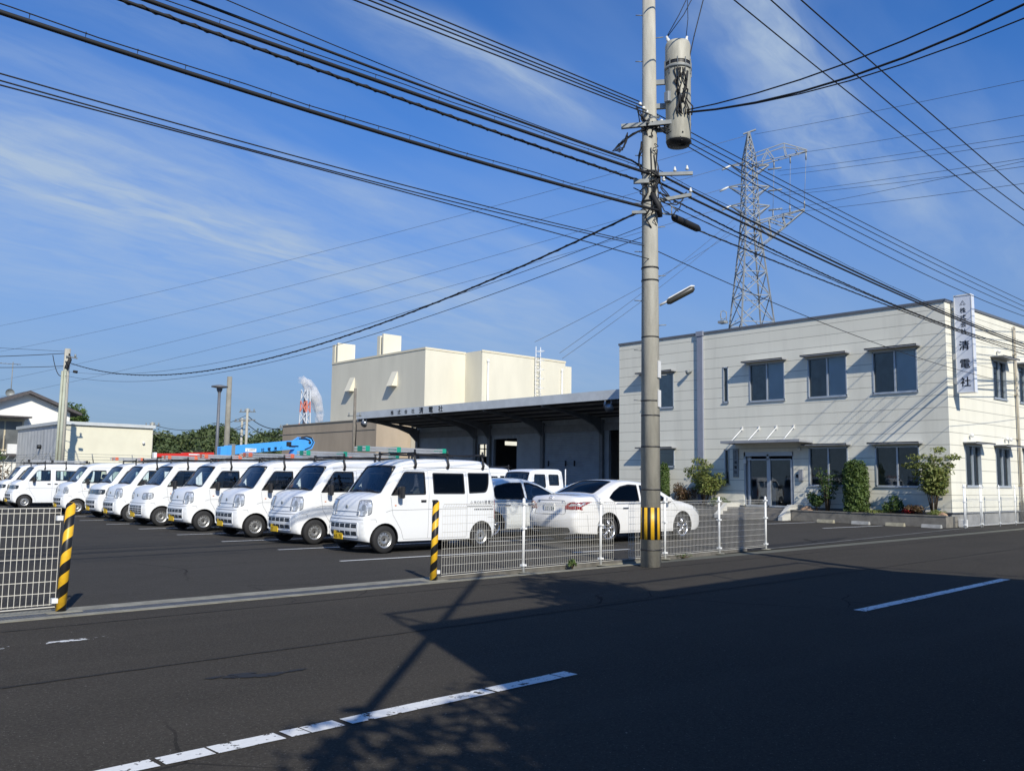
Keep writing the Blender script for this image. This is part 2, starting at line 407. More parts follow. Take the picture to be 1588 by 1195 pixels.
def rect(a, b, c, d): return [(a, b), (c, b), (c, d), (a, d)]
def gap(B, mb, pts, sg, w=.006):
    for (a, b), (c, d) in zip(pts[:-1], pts[1:]):
        n = max(1, int(hypot(c - a, d - b) / .08)); L = hypot(c - a, d - b) or 1; nx, nz = -(d - b) / L * w / 2, (c - a) / L * w / 2
        P = []
        for k in range(n + 1):
            x, z = a + (c - a) * k / n, b + (d - b) * k / n
            for q in (1, -1): P.append((x + q * nx, sg * B.side(x + q * nx, z + q * nz, .0015), z + q * nz))
        mb.add(P, [(2 * k, 2 * k + 2, 2 * k + 3, 2 * k + 1) for k in range(n)])
def make_wheel(root, x, y, r, w, sg, style):
    wh = MB(); ri = r * (.62 if style == 'steel' else .70)
    wh.lathe([(ri, -w / 2), (r * .93, -w / 2), (r, -w * .36), (r, w * .36), (r * .93, w / 2), (ri, w / 2), (ri * .98, w * .2), (ri * .98, -w / 2)], ax='y', n=36)
    t = wh.build('wheel', M_RUB, root); t.location = (x, y, r)
    rm = MB(); o = sg
    if style == 'steel':
        rm.lathe([(ri * 1.02, o * w * .50), (ri * .93, o * w * .50), (ri * .86, o * w * .30), (ri * .80, o * w * .30), (ri * .55, o * w * .40), (ri * .42, o * w * .40), (ri * .30, o * w * .30), (.001, o * w * .30)], ax='y', n=36)
        hb = MB()
        for k in range(12):
            a = 2 * pi * k / 12; c = (ri * .70 * cos(a), o * w * .365, ri * .70 * sin(a)); rm.lathe([(.001, 0), (.013, 0)], (c[0], c[1], c[2]), 'y', 8, mi=1)
        hb.lathe([(.001, o * w * .36), (ri * .17, o * w * .36), (ri * .19, o * w * .29)], ax='y', n=14)
        rr = rm.build('rim', [M_STEEL, M_BLKPL], t); hb.build('hub_cap', M_BLKPL, rr)
    else:
        rm.lathe([(ri * 1.02, o * w * .50), (ri * .95, o * w * .50), (ri * .90, o * w * .36), (ri * .90, -o * w * .1)], ax='y', n=40)
        for k in range(5):
            for dk in (-.16, .16):
                a = 2 * pi * k / 5 + .3; p = [(ri * .12 * cos(a), o * w * .42, ri * .12 * sin(a)), (ri * .5 * cos(a + dk * .6), o * w * .44, ri * .5 * sin(a + dk * .6)), (ri * .93 * cos(a + dk), o * w * .38, ri * .93 * sin(a + dk))]
                rm.tube(p, [ri * .09, ri * .075, ri * .085], 6)
        rm.lathe([(.001, o * w * .48), (ri * .16, o * w * .46), (ri * .2, o * w * .36)], ax='y', n=16)
        rr = rm.build('rim', M_ALLOY, t)
        dk = MB(); dk.lathe([(.001, o * w * .12), (ri * .9, o * w * .12)], ax='y', n=24); dk.build('brake_disc', M_BLKPL, rr)
    return t
def chassis(root, B, wd, floor=.36):
    u = MB(); x0, x1 = .30, B.L - .30; hw = B.W / 2 - .11
    xs = sorted(B.wheels); ra = B.wr * 1.19
    u.box((x0, -hw, .20), (xs[0] - ra, hw, floor)); u.box((xs[0] + ra, -hw, .20), (xs[1] - ra, hw, floor)); u.box((xs[1] + ra, -hw, .20), (x1, hw, floor))
    u.box((xs[0] - ra, -hw + .28, .22), (xs[0] + ra, hw - .28, floor)); u.box((xs[1] - ra, -hw + .28, .22), (xs[1] + ra, hw - .28, floor))
    for xw in xs:
        for sg in (1, -1):
            u.lathe([(ra * 1.0, sg * (hw + .06)), (ra * 1.0, sg * (hw - .3)), (.01, sg * (hw - .3))], (xw, 0, B.wr), 'y', 20, a0=-.35, a1=pi + .35)
    return u.build('chassis', M_BLKPL, root)
def cabin(root, B, seats, dash, zf, rows=(0,), steer=None, wheel_side=1):
    i = MB(); i.box((dash[0], -B.W / 2 + .12, zf), (dash[1], B.W / 2 - .12, dash[2])); i.build('dashboard', M_INT, root)
    for x in seats:
        s = MB()
        for y in (-.33, .33):
            s.rbox((x - .1, y - .24, zf), (x + .38, y + .24, zf + .28), .05); M = Matrix.Translation((x + .42, y, zf + .24)) @ Matrix.Rotation(.22, 4, 'Y')
            s.box((-.06, -.20, 0), (.06, .20, .46), M=M); s.box((-.04, -.10, .49), (.05, .10, .64), M=M)
        s.build('seat', M_SEAT, root, bevel=.03)
    if steer:
        t = MB(); x, y, z = steer; pts = []
        for k in range(21): a = 2 * pi * k / 20; pts.append((x + .09 * sin(a), y + .18 * cos(a), z + .16 * sin(a)))
        t.tube(pts, .014, 6, caps=False); t.cyl((x - .15, y, z - .1), (x, y, z), .03); t.build('steering_wheel', M_BLKPL, root)
# ------------------------------------------------------------------ the small vans
TOP_VAN = [(.06, .24), (.015, .32), (0, .45), (.005, .58), (.03, .66), (.075, .72), (.09, .85), (.125, .98), (.20, 1.07), (.33, 1.135), (.45, 1.165), (.60, 1.37), (.76, 1.60), (.84, 1.705), (.98, 1.785), (1.3, 1.85), (2.0, 1.875), (2.8, 1.87), (3.15, 1.84), (3.26, 1.77), (3.31, 1.6), (3.37, 1.2), (3.385, .8), (3.395, .5), (3.385, .32), (3.35, .24)]
def make_van(style, plate_txt, col=M_PAINT, side_tint=True, lettering=False, rack=True, seatdark=True):
    root = thing('parked_van', '-', 'van')
    B = Body(TOP_VAN, (.49, 2.95), .268, 3.395, 1.475, r=.085, zb=1.12, tum=.115, taper=(.55, .10, .35, .04), bf=.045, bt=.02)
    fd = rpoly([(.60, 1.13), (.955, 1.60), (1.46, 1.60), (1.46, 1.145), (.95, 1.14)], [.04, .06, .03, .04, .02])
    w2 = rpoly(rect(1.66, 1.16, 2.48, 1.585), .035); w3 = rpoly([(2.60, 1.17), (3.08, 1.19), (3.16, 1.36), (3.19, 1.60), (2.60, 1.60)], [.03, .08, .08, .04, .03])
    s0, s1 = B.s_at(.44, 1.16), B.s_at(.84, 1.70); r0, r1 = B.s_at(3.30, 1.66), B.s_at(3.37, 1.18)
    ws = rpoly([(s0, -.60), (s0, .60), (s1, .545), (s1, -.545)], .05); rw = rpoly([(r0, -.52), (r0, .52), (r1, .57), (r1, -.57)], .06)
    mb = B.shell([fd, w2, w3], [ws, rw]); body = mb.build('body', col, root); finish(body); PJ = Proj(body)
    sg_glass = G_TINT if side_tint else G_CLEAR
    pane(B, ws, 'r', 1, 'windscreen', G_SCREEN, root, .03); pane(B, rw, 'r', 1, 'rear_window', G_TINT, root)
    for sg in (1, -1):
        for p, g in ((fd, G_CLEAR), (w2, sg_glass), (w3, sg_glass)): pane(B, p, 's', sg, 'side_window', g, root)
    for sg in (1, -1):
        gm = MB(); gap(B, gm, [(.60, 1.10), (.66, .75), (.86, .45), (.93, .26), (1.53, .26), (1.54, 1.2), (1.54, 1.62), (.95, 1.645), (.60, 1.13)], sg)
        gap(B, gm, [(1.54, .26), (2.54, .26), (2.54, .62), (2.545, 1.62), (1.54, 1.64)], sg); gap(B, gm, [(2.55, .90), (3.33, .90)], sg, .014)
        gap(B, gm, [(.5, .80), (.62, .835), (1.54, .845), (2.54, .85)], sg, .007); gap(B, gm, [(.86, 1.67), (1.2, 1.695), (2.4, 1.70), (3.22, 1.69)], sg, .010); gap(B, gm, [(.07, .66), (.28, .66), (.3, .6)], sg)
        gap(B, gm, [(3.12, .66), (3.37, .66)], sg)
        if sg < 0: gap(B, gm, [(1.62, .62), (1.62, .80), (1.80, .80), (1.80, .62), (1.62, .62)], sg, .004)
        gm.build('panel_gaps', M_GAP, body)
    for xw in B.wheels:                       # dark inner lip of each arch
        for sg in (1, -1):
            lip = MB(); P = []; ra = .268 * 1.19
            for k in range(19):
                a = -.1 + (pi + .2) * k / 18
                for rr, o in ((ra, .0), (ra - .012, -.035)): x, z = xw + rr * cos(a), max(.22, .268 + rr * sin(a)); P.append((x, sg * (B.side(x, z) + o), z))
            lip.add(P, [(2 * k, 2 * k + 2, 2 * k + 3, 2 * k + 1) for k in range(18)]); lip.build('wheel_arch', M_BLKPL, root)
    chassis(root, B, .15)
    cabin(root, B, (1.12,), (.48, .80, 1.12), .60, steer=(.93, -.33, 1.14))
    if not side_tint: 
        bs = MB(); bs.rbox((1.95, -.6, .6), (2.35, .6, .85), .05); bs.rbox((2.3, -.6, .6), (2.45, .6, 1.3), .05); bs.build('rear_seat', M_SEAT, root)
    else:
        cg = MB(); cg.rbox((1.9, -.55, .45), (3.0, .55, .95), .04); cg.build('cargo', M_INT, root)
    pp = MB(); q0 = R.uniform(-.45, -.05); pp.rbox((.58, q0, 1.12), (.70, q0 + .25, 1.215), .01); pp.box((.54, .12, 1.121), (.70, .42, 1.14)); pp.build('papers', M_PAPER, root)
    fwd, ux, uz = (1, 0, 0), (0, 1, 0), (0, 0, 1)
    # lamps
    for sg in (1, -1):
        d = Vector((.8, -.6 * sg, 0)); u = Vector((.6, .8 * sg, 0))
        lp = {'tall': [(-.20, .735), (-.185, .80), (-.165, 1.0), (-.14, 1.02), (.115, 1.03), (.135, .98), (.13, .79), (.10, .75), (-.05, .715)],
              'wide': [(-.24, .79), (-.20, .93), (.13, .95), (.17, .93), (.16, .81), (.10, .775), (-.15, .77)],
              'band': [(-.24, .80), (-.24, .95), (.17, .95), (.16, .84), (.12, .80)],
              'small': [(-.10, .76), (-.10, .96), (.08, .98), (.12, .93), (.12, .80), (.09, .76)]}[style]
        m = MB(); PJ.patch(m, rpoly(lp, .02, 2, .06), (0.02, sg * .66, 0), u, uz, d, .006, .05)
        hl = m.build('headlight', M_LAMPD if style == 'band' else M_LAMP, root)
        b2 = MB(); w = shrink(lp, .045); c = np.array(lp).mean(0)
        ring = [(c[0] + .05 * cos(t), c[1] + .02 + .06 * sin(t)) for t in np.linspace(0, 2 * pi, 15)[:-1]]
        PJ.patch(b2, ring, (0.02, sg * .66, 0), u, uz, d, .010, .04); b2.build('reflector', mat('lamp_reflector_bowl', (.30, .32, .34), .35, metal=.3), hl)
        fr = MB(); P1 = [PJ.pt(Vector((.02, sg * .66, 0)) + u * a + Vector(uz) * b, d, .008) for a, b in rpoly(lp, .02, 2, .06)]; fr.tube(P1 + [P1[0]], .006, 4, caps=False); fr.build('lamp_bezel', M_GREYLT, hl)
        t = MB(); PJ.patch(t, rpoly(rect(-.09, .62, .03, 1.02), .02), (3.35, sg * .70, 0), (-.3, sg * .95, 0), uz, (-.6, -.8 * sg, 0), .006); t.build('tail_light', M_RED, root)
        ms = MB(); x0 = .80; y0 = B.side(.80, 1.16); M = Matrix.Translation((x0 - .02, sg * (y0 + .13), 1.19)) @ Matrix.Rotation(sg * .25, 4, 'Z')
        ms.rbox((-.05, -.075, -.12), (.05, .075, .12), .03); ms.v = [tuple(M @ Vector(v)) for v in ms.v]; ms.cyl((x0, sg * (y0 - .02), 1.13), (x0 - .01, sg * (y0 + .1), 1.14), .022, n=8)
        mi = ms.build('door_mirror', M_BLKPL, root); qm = MB(); q = [(x0 - .14, 1.145), (x0 + .12, 1.145), (x0 + .0, 1.31)]
        qm.add([(a, sg * B.side(a, b, .004), b) for a, b in q], [(0, 1, 2)]); qm.build('mirror_mount', M_BLKPL, mi)
        h = MB(); yy = B.side(1.40, 1.01)
        h.rbox((1.34, sg * yy - .016, .99), (1.47, sg * yy + .018, 1.035), .008); h.build('door_handle', M_BLKPL, root)
        h = MB(); h.rbox((1.62, sg * yy - .016, .99), (1.75, sg * yy + .018, 1.035), .008); h.build('door_handle', M_BLKPL, root)
        if style in ('wide', 'small', 'tall'):
            o = MB(); yq = B.side(.72, .93); o.rbox((.70, sg * yq - .01, .92), (.74, sg * yq + .008, .94), .004); o.build('side_repeater', M_ORANGE, root)
    # grille, vents
    g = MB()
    if style == 'tall':
        for z in (.728, .775): PJ.patch(g, rect(-.45, z, .45, z + .032), (0, 0, 0), ux, uz, fwd, .004, .12)
        grm = M_INK
    elif style == 'wide':
        for z in (.80, .84, .88): PJ.patch(g, rect(-.40, z, .40, z + .014), (0, 0, 0), ux, uz, fwd, .004, .12)
        grm = M_GALV
    elif style == 'band': PJ.patch(g, rpoly(rect(-.50, .80, .50, .95), .02), (0, 0, 0), ux, uz, fwd, .005, .12); grm = M_LAMPD
    else:
        for z in (.79, .82): PJ.patch(g, rect(-.38, z, .38, z + .012), (0, 0, 0), ux, uz, fwd, .004, .12)
        grm = M_INK
    gr = g.build('grille', grm, root)
    sr = MB()
    if style == 'tall':
        P1 = [PJ.pt(Vector((0, a, b)), fwd, .008) for a, b in rpoly(rect(-.47, .715, .47, .81), .02, 2, .08)]; sr.tube(P1 + [P1[0]], .008, 5, caps=False); sr.build('grille_surround', col, gr)
    v = MB()
    for z in ((.49, .53, .345, .385) if style != 'wide' else (.53, .47, .41, .35)):
        for k in range(5):
            y = -.48 + .98 * k / 5 + .0; PJ.patch(v, rect(y + .012, z, y + .175, z + .036), (0, 0, 0), ux, uz, fwd, .003, .1)
    v.build('bumper_vents', M_INK, root)
    sr2 = MB(); P1 = [PJ.pt(Vector((0, a, b)), fwd, .004) for a, b in rpoly(rect(-.52, .30, .52, .59), .04, 2, .08)]; sr2.tube(P1 + [P1[0]], .010, 5, caps=False); sr2.build('bumper_trim', col, root)
    bl = MB(); P1 = [PJ.pt(Vector((0, y, .655)), fwd, .001) for y in np.arange(-.62, .63, .06)]; bl.tube(P1, .006, 4); bl.build('bumper_gap', M_GAP, root)
    e = MB(); c0 = PJ.pt(Vector((0, 0, .89 if style == 'tall' else .87)), fwd, .008)
    ep = [(c0[0], c0[1] + .033 * cos(t), c0[2] + .033 * sin(t)) for t in np.linspace(0, 2 * pi, 17)]; e.tube(ep, .006, 5, caps=False); e.box((c0[0] - .006, -.035, c0[2] - .008), (c0[0] + .004, .035, c0[2] + .008)); e.build('emblem', M_GALV, root)
    # number plate
    n_ = MB(); px = -.035; n_.rbox((px, .0, .25), (px + .02, .33, .415), .006); npl = n_.build('number_plate', M_PLATEY, root)
    tm = MB(); text(tm, plate_txt, (px - .003, .285, .268), (0, -1, 0), (0, 0, 1), .105, .062, wide=.8, bold=.03)
    for k in (range(5) if 1 else ()): tm.box((px - .003, .10 + .028 * k, .378), (px - .001, .118 + .028 * k, .396))
    tm.build('plate_lettering', M_INK, npl)
    # wipers
    wp = MB()
    for y in (-.5, .05):
        wp.tube([B.rib(s0 - .02, y, .02), B.rib(s0 + .03, y + .25, .02), B.rib(s0 + .045, y + .5, .02)], .009, 5)
    wp.build('wiper', M_BLKPL, root)
    cw = MB(); v_, f_ = fill(rpoly([(s0 - .035, -.58), (s0 - .035, .58), (s0, .60), (s0, -.60)], .01), [], .1); cw.add([B.rib(a, b, .003) for a, b in v_], f_); cw.build('cowl', M_BLKPL, root)
    for x in B.wheels:
        for sg in (1, -1): make_wheel(root, x, sg * .655, .268, .150, sg, 'steel')
    if rack:
        rk = make_rack(root, B)
        if not lettering: rk.location.z = -.05
    if lettering:
        tx = MB(); fn = lambda p: (p[0], -B.side(p[0], p[2], .003), p[2])
        text(tx, '株式会社', (2.76, 0, .955), (1, 0, 0), (0, 0, 1), .068, .072, fn=fn); text(tx, '清電社', (3.055, 0, .945), (1, 0, 0), (0, 0, 1), .09, .105, fn=fn, bold=.01)
        [tx.add([fn((2.74 + .05 * k + a, 0, z)) for a, z in ((0, .815), (.036, .815), (.036, .845), (0, .845))], [(0, 1, 2, 3)]) for k in range(11)]; logo(tx, (2.665, 0, .975), (1, 0, 0), (0, 0, 1), .055, fn=fn); tx.build('company_lettering', M_GREYLT, body)
    return root
def make_rack(root, B, h=.26):
    rk = MB(); xs = (1.22, 2.06, 3.02)
    for x in xs:
        for sg in (1, -1):
            y = B.side(x, 1.70); rk.tube([(x, sg * (y + .02), 1.69), (x + .01, sg * (y + .035), 1.76), (x, sg * (y + .01), 1.86), (x, sg * (y - .03), 1.99)], [.03, .026, .024, .024], 6)
            rk.rbox((x - .03, sg * (y + .01) - .03, 1.675), (x + .03, sg * (y + .01) + .03, 1.72), .01)
            rk.cyl((x, sg * (y + .0), 1.96), (x, sg * (y + .0), 2.06), .022, n=7)
        rk.cyl((x, -.68, 1.99), (x, .68, 1.99), .017, n=7)
    for y in (-.62, 0, .62): rk.cyl((1.05, y, 1.965), (3.2, y, 1.965), .012, n=6)
    return rk.build('roof_rack', M_BLKPL, root)
def ladder(name, label, x0, x1, y, z, clampmat, group, w=.30):
    root = thing(name, label, 'ladder', (x0, y, z), 0, group); s = MB(); L = x1 - x0
    for k in (0, 1):
        for yy in (-w / 2, w / 2): s.rbox((0, yy - .012, .0 + .055 * k), (L, yy + .012, .038 + .055 * k), .004)
    s.build('rails', mat('ladder_aluminium', (.50, .51, .52), .42, metal=.5, var=.15), root)
    r = MB(); n = int(L / .3)
    for k in range(n): r.cyl(((k + .5) * L / n, -w / 2, .03), ((k + .5) * L / n, w / 2, .03), .014, n=6)
    r.build('rungs', MATS['ladder_aluminium'], root)
    for xx in (.12, L * .42, L - .03): c = MB(); c.rbox((xx - .055, -w / 2 - .02, -.005), (xx + .055, w / 2 + .02, .105), .012); c.build('lock_bracket', clampmat, root)
    return root
# ------------------------------------------------------------------ sedan, hatchback, crew-cab truck, crane trucks
def road_car(name, label, x0, yc, face, paint, top, wheels, wr, L, Wd, wins, ws, rw, zb, tum, plate=None, tail='sedan', gaps=(), tint=G_TINT, belt=.95):
    root = thing(name, label, 'car', (x0, yc, 0), 0 if face < 0 else pi)
    B = Body(top, wheels, wr, L, Wd, r=.11, zb=zb, tum=tum, taper=(.9, .16, .9, .14), sill=.23, bf=.09, bt=.03)
    s0, s1 = B.s_at(*ws[0]), B.s_at(*ws[1]); r0, r1 = B.s_at(*rw[0]), B.s_at(*rw[1])
    wsp = rpoly([(s0, -ws[2]), (s0, ws[2]), (s1, ws[3]), (s1, -ws[3])], .07); rwp = rpoly([(r0, -rw[2]), (r0, rw[2]), (r1, rw[3]), (r1, -rw[3])], .07)
    mb = B.shell(wins, [wsp, rwp]); body = mb.build('body', paint, root); finish(body); PJ = Proj(body)
    pane(B, wsp, 'r', 1, 'windscreen', G_SCREEN, root, .03); pane(B, rwp, 'r', 1, 'rear_window', tint, root, .03)
    for sg in (1, -1):
        for i, p in enumerate(wins): pane(B, p, 's', sg, 'side_window', G_CLEAR if i == 0 else tint, root)
        tr = MB(); allp = [q for p in wins for q in p]; lo = sorted(set((round(a, 3), round(b, 3)) for a, b in wins[0] + wins[-1] if b < belt + .06))
        tr.tube([(a, sg * B.side(a, belt, .004), belt - .012) for a in np.arange(min(q[0] for q in allp), max(q[0] for q in allp) - .15, .12)], .010, 5); tr.build('window_trim', M_CHROME, body)
    for sg in (1, -1):
        g = MB()
        for pl in gaps: gap(B, g, pl, sg, .006)
        g.build('panel_gaps', M_GAP, body)
    chassis(root, B, .2)
    cabin(root, B, (wins[0][0][0] + .55, wins[0][0][0] + 1.45), (ws[0][0] + .1, ws[0][0] + .5, belt - .02), .42, steer=(ws[0][0] + .72, .34 if face > 0 else -.34, belt - .03))
    for x in wheels:
        for sg in (1, -1): make_wheel(root, x, sg * (Wd / 2 - .125), wr, .21, sg, 'alloy')
    uz = (0, 0, 1)
    for sg in (1, -1):
        # lamps: front
        m = MB(); d = Vector((.75, -.66 * sg, 0)); u = Vector((.66, .75 * sg, 0)); PJ.patch(m, rpoly([(-.25, .60), (-.2, .72), (.35, .84), (.36, .80), (.1, .62)], .03), (.1, sg * .72, 0), u, uz, d, .005); m.build('headlight', M_LAMP, root)
        d = Vector((-.72, -.7 * sg, 0)); u = Vector((-.7, .72 * sg, 0)); o = (L - .12, sg * (Wd / 2 - .13), 0)
        m = MB()
        if tail == 'sedan':
            PJ.patch(m, rpoly([(-.30, .80), (-.27, .90), (-.14, .975), (.34, .985), (.10, .86), (.12, .79), (.10, .785)], [.02, .02, .03, .01, .02, .01, .01], 2), o, u, uz, d, .006); tl = m.build('tail_light', M_RED, root)
            m = MB(); PJ.patch(m, rpoly([(-.2, .865), (-.16, .925), (.2, .955), (.06, .865)], .02), o, u, uz, d, .012); m.build('reversing_lens', M_LAMP, tl)
        else:
            PJ.patch(m, rpoly([(-.2, .72), (-.2, .92), (.05, .98), (.1, .75)], .02), o, u, uz, d, .006); m.build('tail_light', M_RED, root)
        # mirrors and handles
        xm = wins[0][0][0] + .12; ym = B.side(xm, belt); q = MB(); q.rbox((xm - .04, sg * (ym + .09) - .10, belt + .0), (xm + .12, sg * (ym + .09) + .10, belt + .14), .04); q.cyl((xm + .05, sg * (ym - .02), belt), (xm + .04, sg * (ym + .06), belt + .04), .025, n=8); q.build('door_mirror', paint, root)
        for xh in (wheels[0] + 1.45, wheels[0] + 2.25):
            h = MB(); yy = B.side(xh, belt - .12); h.rbox((xh - .1, sg * yy - .015, belt - .135), (xh + .1, sg * yy + .03, belt - .105), .010); h.build('door_handle', M_CHROME, root)
    bk = (-1, 0, 0)
    g2 = MB(); PJ.patch(g2, rpoly(rect(-.4, .42, .4, .66), .05), (0, 0, 0), (0, 1, 0), uz, (1, 0, 0), .004); g2.build('grille', M_BLKPL, root)
    if plate:
        for y in ():pass
        p = MB(); xb = B.L - .03; h = PJ.pt(Vector((L, 0, .82)), bk, .012)
        p.box((h[0] - .01, -.165, .76), (h[0] + .014, .165, .925)); pl = p.build('number_plate', M_PLATEW, root); t = MB()
        text(t, plate, (h[0] + .017, -.095 if face > 0 else .12, .775), (0, 1, 0), uz, .10, .063, wide=.8, bold=.03); t.build('plate_lettering', M_INKG, pl)
        c = MB(); PJ.patch(c, rect(-.42, .945, .42, .985), (L, 0, 0), (0, 1, 0), uz, bk, .008); 
        for sg in (1, -1): gap(B, c, [(L - .1, .72), (L - .35, .75)], sg, .004)
        c.build('boot_garnish', M_CHROME, root)
        e = MB(); hh = PJ.pt(Vector((L, 0, 1.035)), bk, .01); e.tube([(hh[0], .05 * cos(t), hh[2] + .05 * sin(t)) for t in np.linspace(0, 2 * pi, 17)], .008, 5, caps=False); e.box((hh[0] - .005, -.06, hh[2] - .009), (hh[0] + .006, .06, hh[2] + .009)); e.build('emblem', M_CHROME, root)
        rf = MB(); P1 = [PJ.pt(Vector((L, a, b)), bk, .002) for a, b in rpoly([(-.52, .68), (-.46, 1.0), (.46, 1.0), (.52, .68)], .05, 3, .08)]; rf.tube(P1 + [P1[0]], .006, 4, caps=False); rf.build('boot_lid_gap', M_GAP, root)
        q = MB(); PJ.patch(q, rpoly(rect(-.62, .27, .62, .38), .04), (L, 0, 0), (0, 1, 0), uz, bk, .004); q.build('lower_bumper', M_BLKPL, root)
    return root
TOP_SED = [(.10, .25), (.02, .36), (.0, .5), (.03, .64), (.12, .76), (.40, .87), (.85, .96), (1.22, 1.02), (1.6, 1.20), (2.0, 1.375), (2.4, 1.455), (2.85, 1.485), (3.2, 1.46), (3.55, 1.35), (3.9, 1.20), (4.12, 1.125), (4.4, 1.10), (4.68, 1.085), (4.765, 1.04), (4.785, .92), (4.80, .74), (4.855, .66), (4.86, .52), (4.84, .36), (4.78, .25)]
SED_W = [rpoly([(1.50, .98), (1.75, 1.11), (2.10, 1.285), (2.50, 1.375), (2.56, 1.375), (2.60, .975)], [.03, .02, .05, .02, .02, .02]), rpoly([(2.68, .975), (2.65, 1.38), (2.95, 1.395), (3.28, 1.345), (3.56, 1.22), (3.76, 1.075), (3.60, .985)], [.02, .02, .05, .05, .05, .03, .06])]
SED_G = [[(1.22, .30), (1.26, .6), (1.20, .80), (1.38, .95)], [(1.25, .27), (2.62, .27)], [(2.64, .27), (2.66, .97)], [(2.66, .27), (3.4, .28), (3.52, .6), (3.6, .95)], [(1.0, .74), (2.3, .80), (4.3, .83)], [(4.45, .30), (4.5, .68)], [(3.9, .96), (4.2, .98)]]
TOP_HAT = [(.10, .24), (.02, .35), (.0, .5), (.05, .66), (.2, .78), (.6, .90), (1.0, .99), (1.5, 1.21), (2.0, 1.41), (2.4, 1.49), (2.9, 1.48), (3.4, 1.42), (3.9, 1.30), (4.15, 1.16), (4.25, .98), (4.32, .70), (4.33, .5), (4.30, .35), (4.22, .24)]
HAT_W = [rpoly([(1.18, .97), (1.5, 1.12), (1.95, 1.32), (2.3, 1.40), (2.45, 1.40), (2.42, .96)], .03), rpoly([(2.50, .96), (2.53, 1.40), (3.0, 1.39), (3.45, 1.31), (3.58, 1.17), (3.5, .98)], .04)]
HAT_G = [[(1.05, .28), (1.1, .9)], [(1.1, .27), (2.44, .27), (2.47, .95)], [(2.47, .27), (3.1, .28), (3.3, .65), (3.5, .95)]]
def crew_truck(x0, yc):
    root = thing('crew_cab_truck', 'white crew cab pickup truck behind the silver hatchback, blue container on its bed', 'truck', (x0, yc, 0))
    top = [(.05, .3), (.0, .45), (0, .7), (.04, 1.0), (.12, 1.16), (.30, 1.55), (.38, 1.72), (.55, 1.80), (1.0, 1.83), (1.7, 1.83), (1.80, 1.78), (1.83, 1.6), (1.84, 1.1), (1.84, .6), (1.83, .42)]
    B = Body(top, (.55, 2.5), .26, 1.84, 1.475, r=.07, zb=1.05, tum=.10, taper=(.3, .07, .1, .0), sill=.42, bf=.03, bt=.02)
    # only the front wheel lies under the cab
    B.outer = [tuple(p) for p in B.T] + [(.9, .42), (.55 + .30, .42), (.55 + .24, .50), (.55, .56), (.31, .50), (.25, .42)]
    a = rpoly([(.40, 1.12), (.50, 1.66), (.98, 1.66), (.98, 1.25), (.75, 1.10)], .04); b = rpoly(rect(1.14, 1.30, 1.60, 1.66), .04)
    s0, s1 = B.s_at(.13, 1.18), B.s_at(.37, 1.70); ws = rpoly([(s0, -.62), (s0, .62), (s1, .56), (s1, -.56)], .05)
    r0, r1 = B.s_at(1.83, 1.62), B.s_at(1.84, 1.15); rw = rpoly([(r0, -.5), (r0, .5), (r1, .5), (r1, -.5)], .04)
    body = B.shell([a, b], [ws, rw]).build('cab', M_PAINT, root); finish(body); pane(B, ws, 'r', 1, 'windscreen', G_SCREEN, root, .03); pane(B, rw, 'r', 1, 'rear_window', G_CLEAR, root)
    for sg in (1, -1):
        pane(B, a, 's', sg, 'side_window', G_CLEAR, root); pane(B, b, 's', sg, 'side_window', G_CLEAR, root)
        m = MB(); m.rbox((.22, sg * .86 - .07, 1.2), (.30, sg * .86 + .07, 1.42), .02); m.cyl((.35, sg * .70, 1.15), (.26, sg * .86, 1.25), .012, n=6); m.build('door_mirror', M_BLKPL, root)
        g = MB(); g.rbox((1.45, sg * .735 - .01, .98), (1.55, sg * .735 + .01, 1.03), .006); g.build('door_handle', M_BLKPL, root)
    for sg in (1, -1): g = MB(); gap(B, g, [(.36, .55), (.34, 1.1)], sg); gap(B, g, [(1.04, .45), (1.05, 1.7)], sg); gap(B, g, [(1.72, .45), (1.72, 1.7)], sg); g.build('panel_gaps', M_GAP, body)
    c = MB(); c.box((.2, -.5, .3), (3.3, .5, .45)); c.build('chassis', M_BLKPL, root)
    bed = MB(); bed.box((1.92, -.72, .62), (3.38, .72, .68))
    for q in (((1.92, -.735, .58), (3.38, -.70, .95)), ((1.92, .70, .58), (3.38, .735, .95)), ((3.35, -.72, .58), (3.40, .72, .95)), ((1.90, -.72, .62), (1.94, .72, 1.1))): bed.box(*q)
    bed.build('load_bed', M_PAINT, root); rr = MB()
    for y in (-.65, .65): rr.cyl((1.95, y, .9), (1.95, y, 1.85), .02, n=6); 
    rr.tube([(3.0, -.68, .95), (3.0, -.68, 1.15), (3.25, -.68, 1.15), (3.25, -.68, .95)], .012, 6); rr.build('bed_rail', M_PAINT, root)
    cabin(root, B, (.75, 1.3), (.2, .45, 1.08), .7, steer=(.55, -.33, 1.12))
    for x in (.55, 2.75):
        for sg in (1, -1): make_wheel(root, x, sg * .63, .26, .145, sg, 'steel')
    ct = MB(); ct.rbox((2.02, -.62, .69), (2.50, -.12, 1.30), .03); ct.box((2.0, -.64, 1.18), (2.52, -.10, 1.23)); ct.box((2.07, -.63, .85), (2.45, -.11, .9))
    solo(MBshift(ct, (x0, yc, 0)), 'storage_container', mat('blue_plastic', (.02, .22, .50), .4, var=.1), 'blue plastic container standing on the bed of the small pickup truck', 'container', (x0 + 2.25, yc - .4, .69))
    return root
def MBshift(mb, d): mb.v = [(a + d[0], b + d[1], c + d[2]) for a, b, c in mb.v]; return mb
M_CBLUE = mat('crane_blue_paint', (.07, .36, .85), .35, coat=.4, var=.08); M_CRED = mat('crane_red_paint', (.62, .03, .02), .35, coat=.4, var=.1)
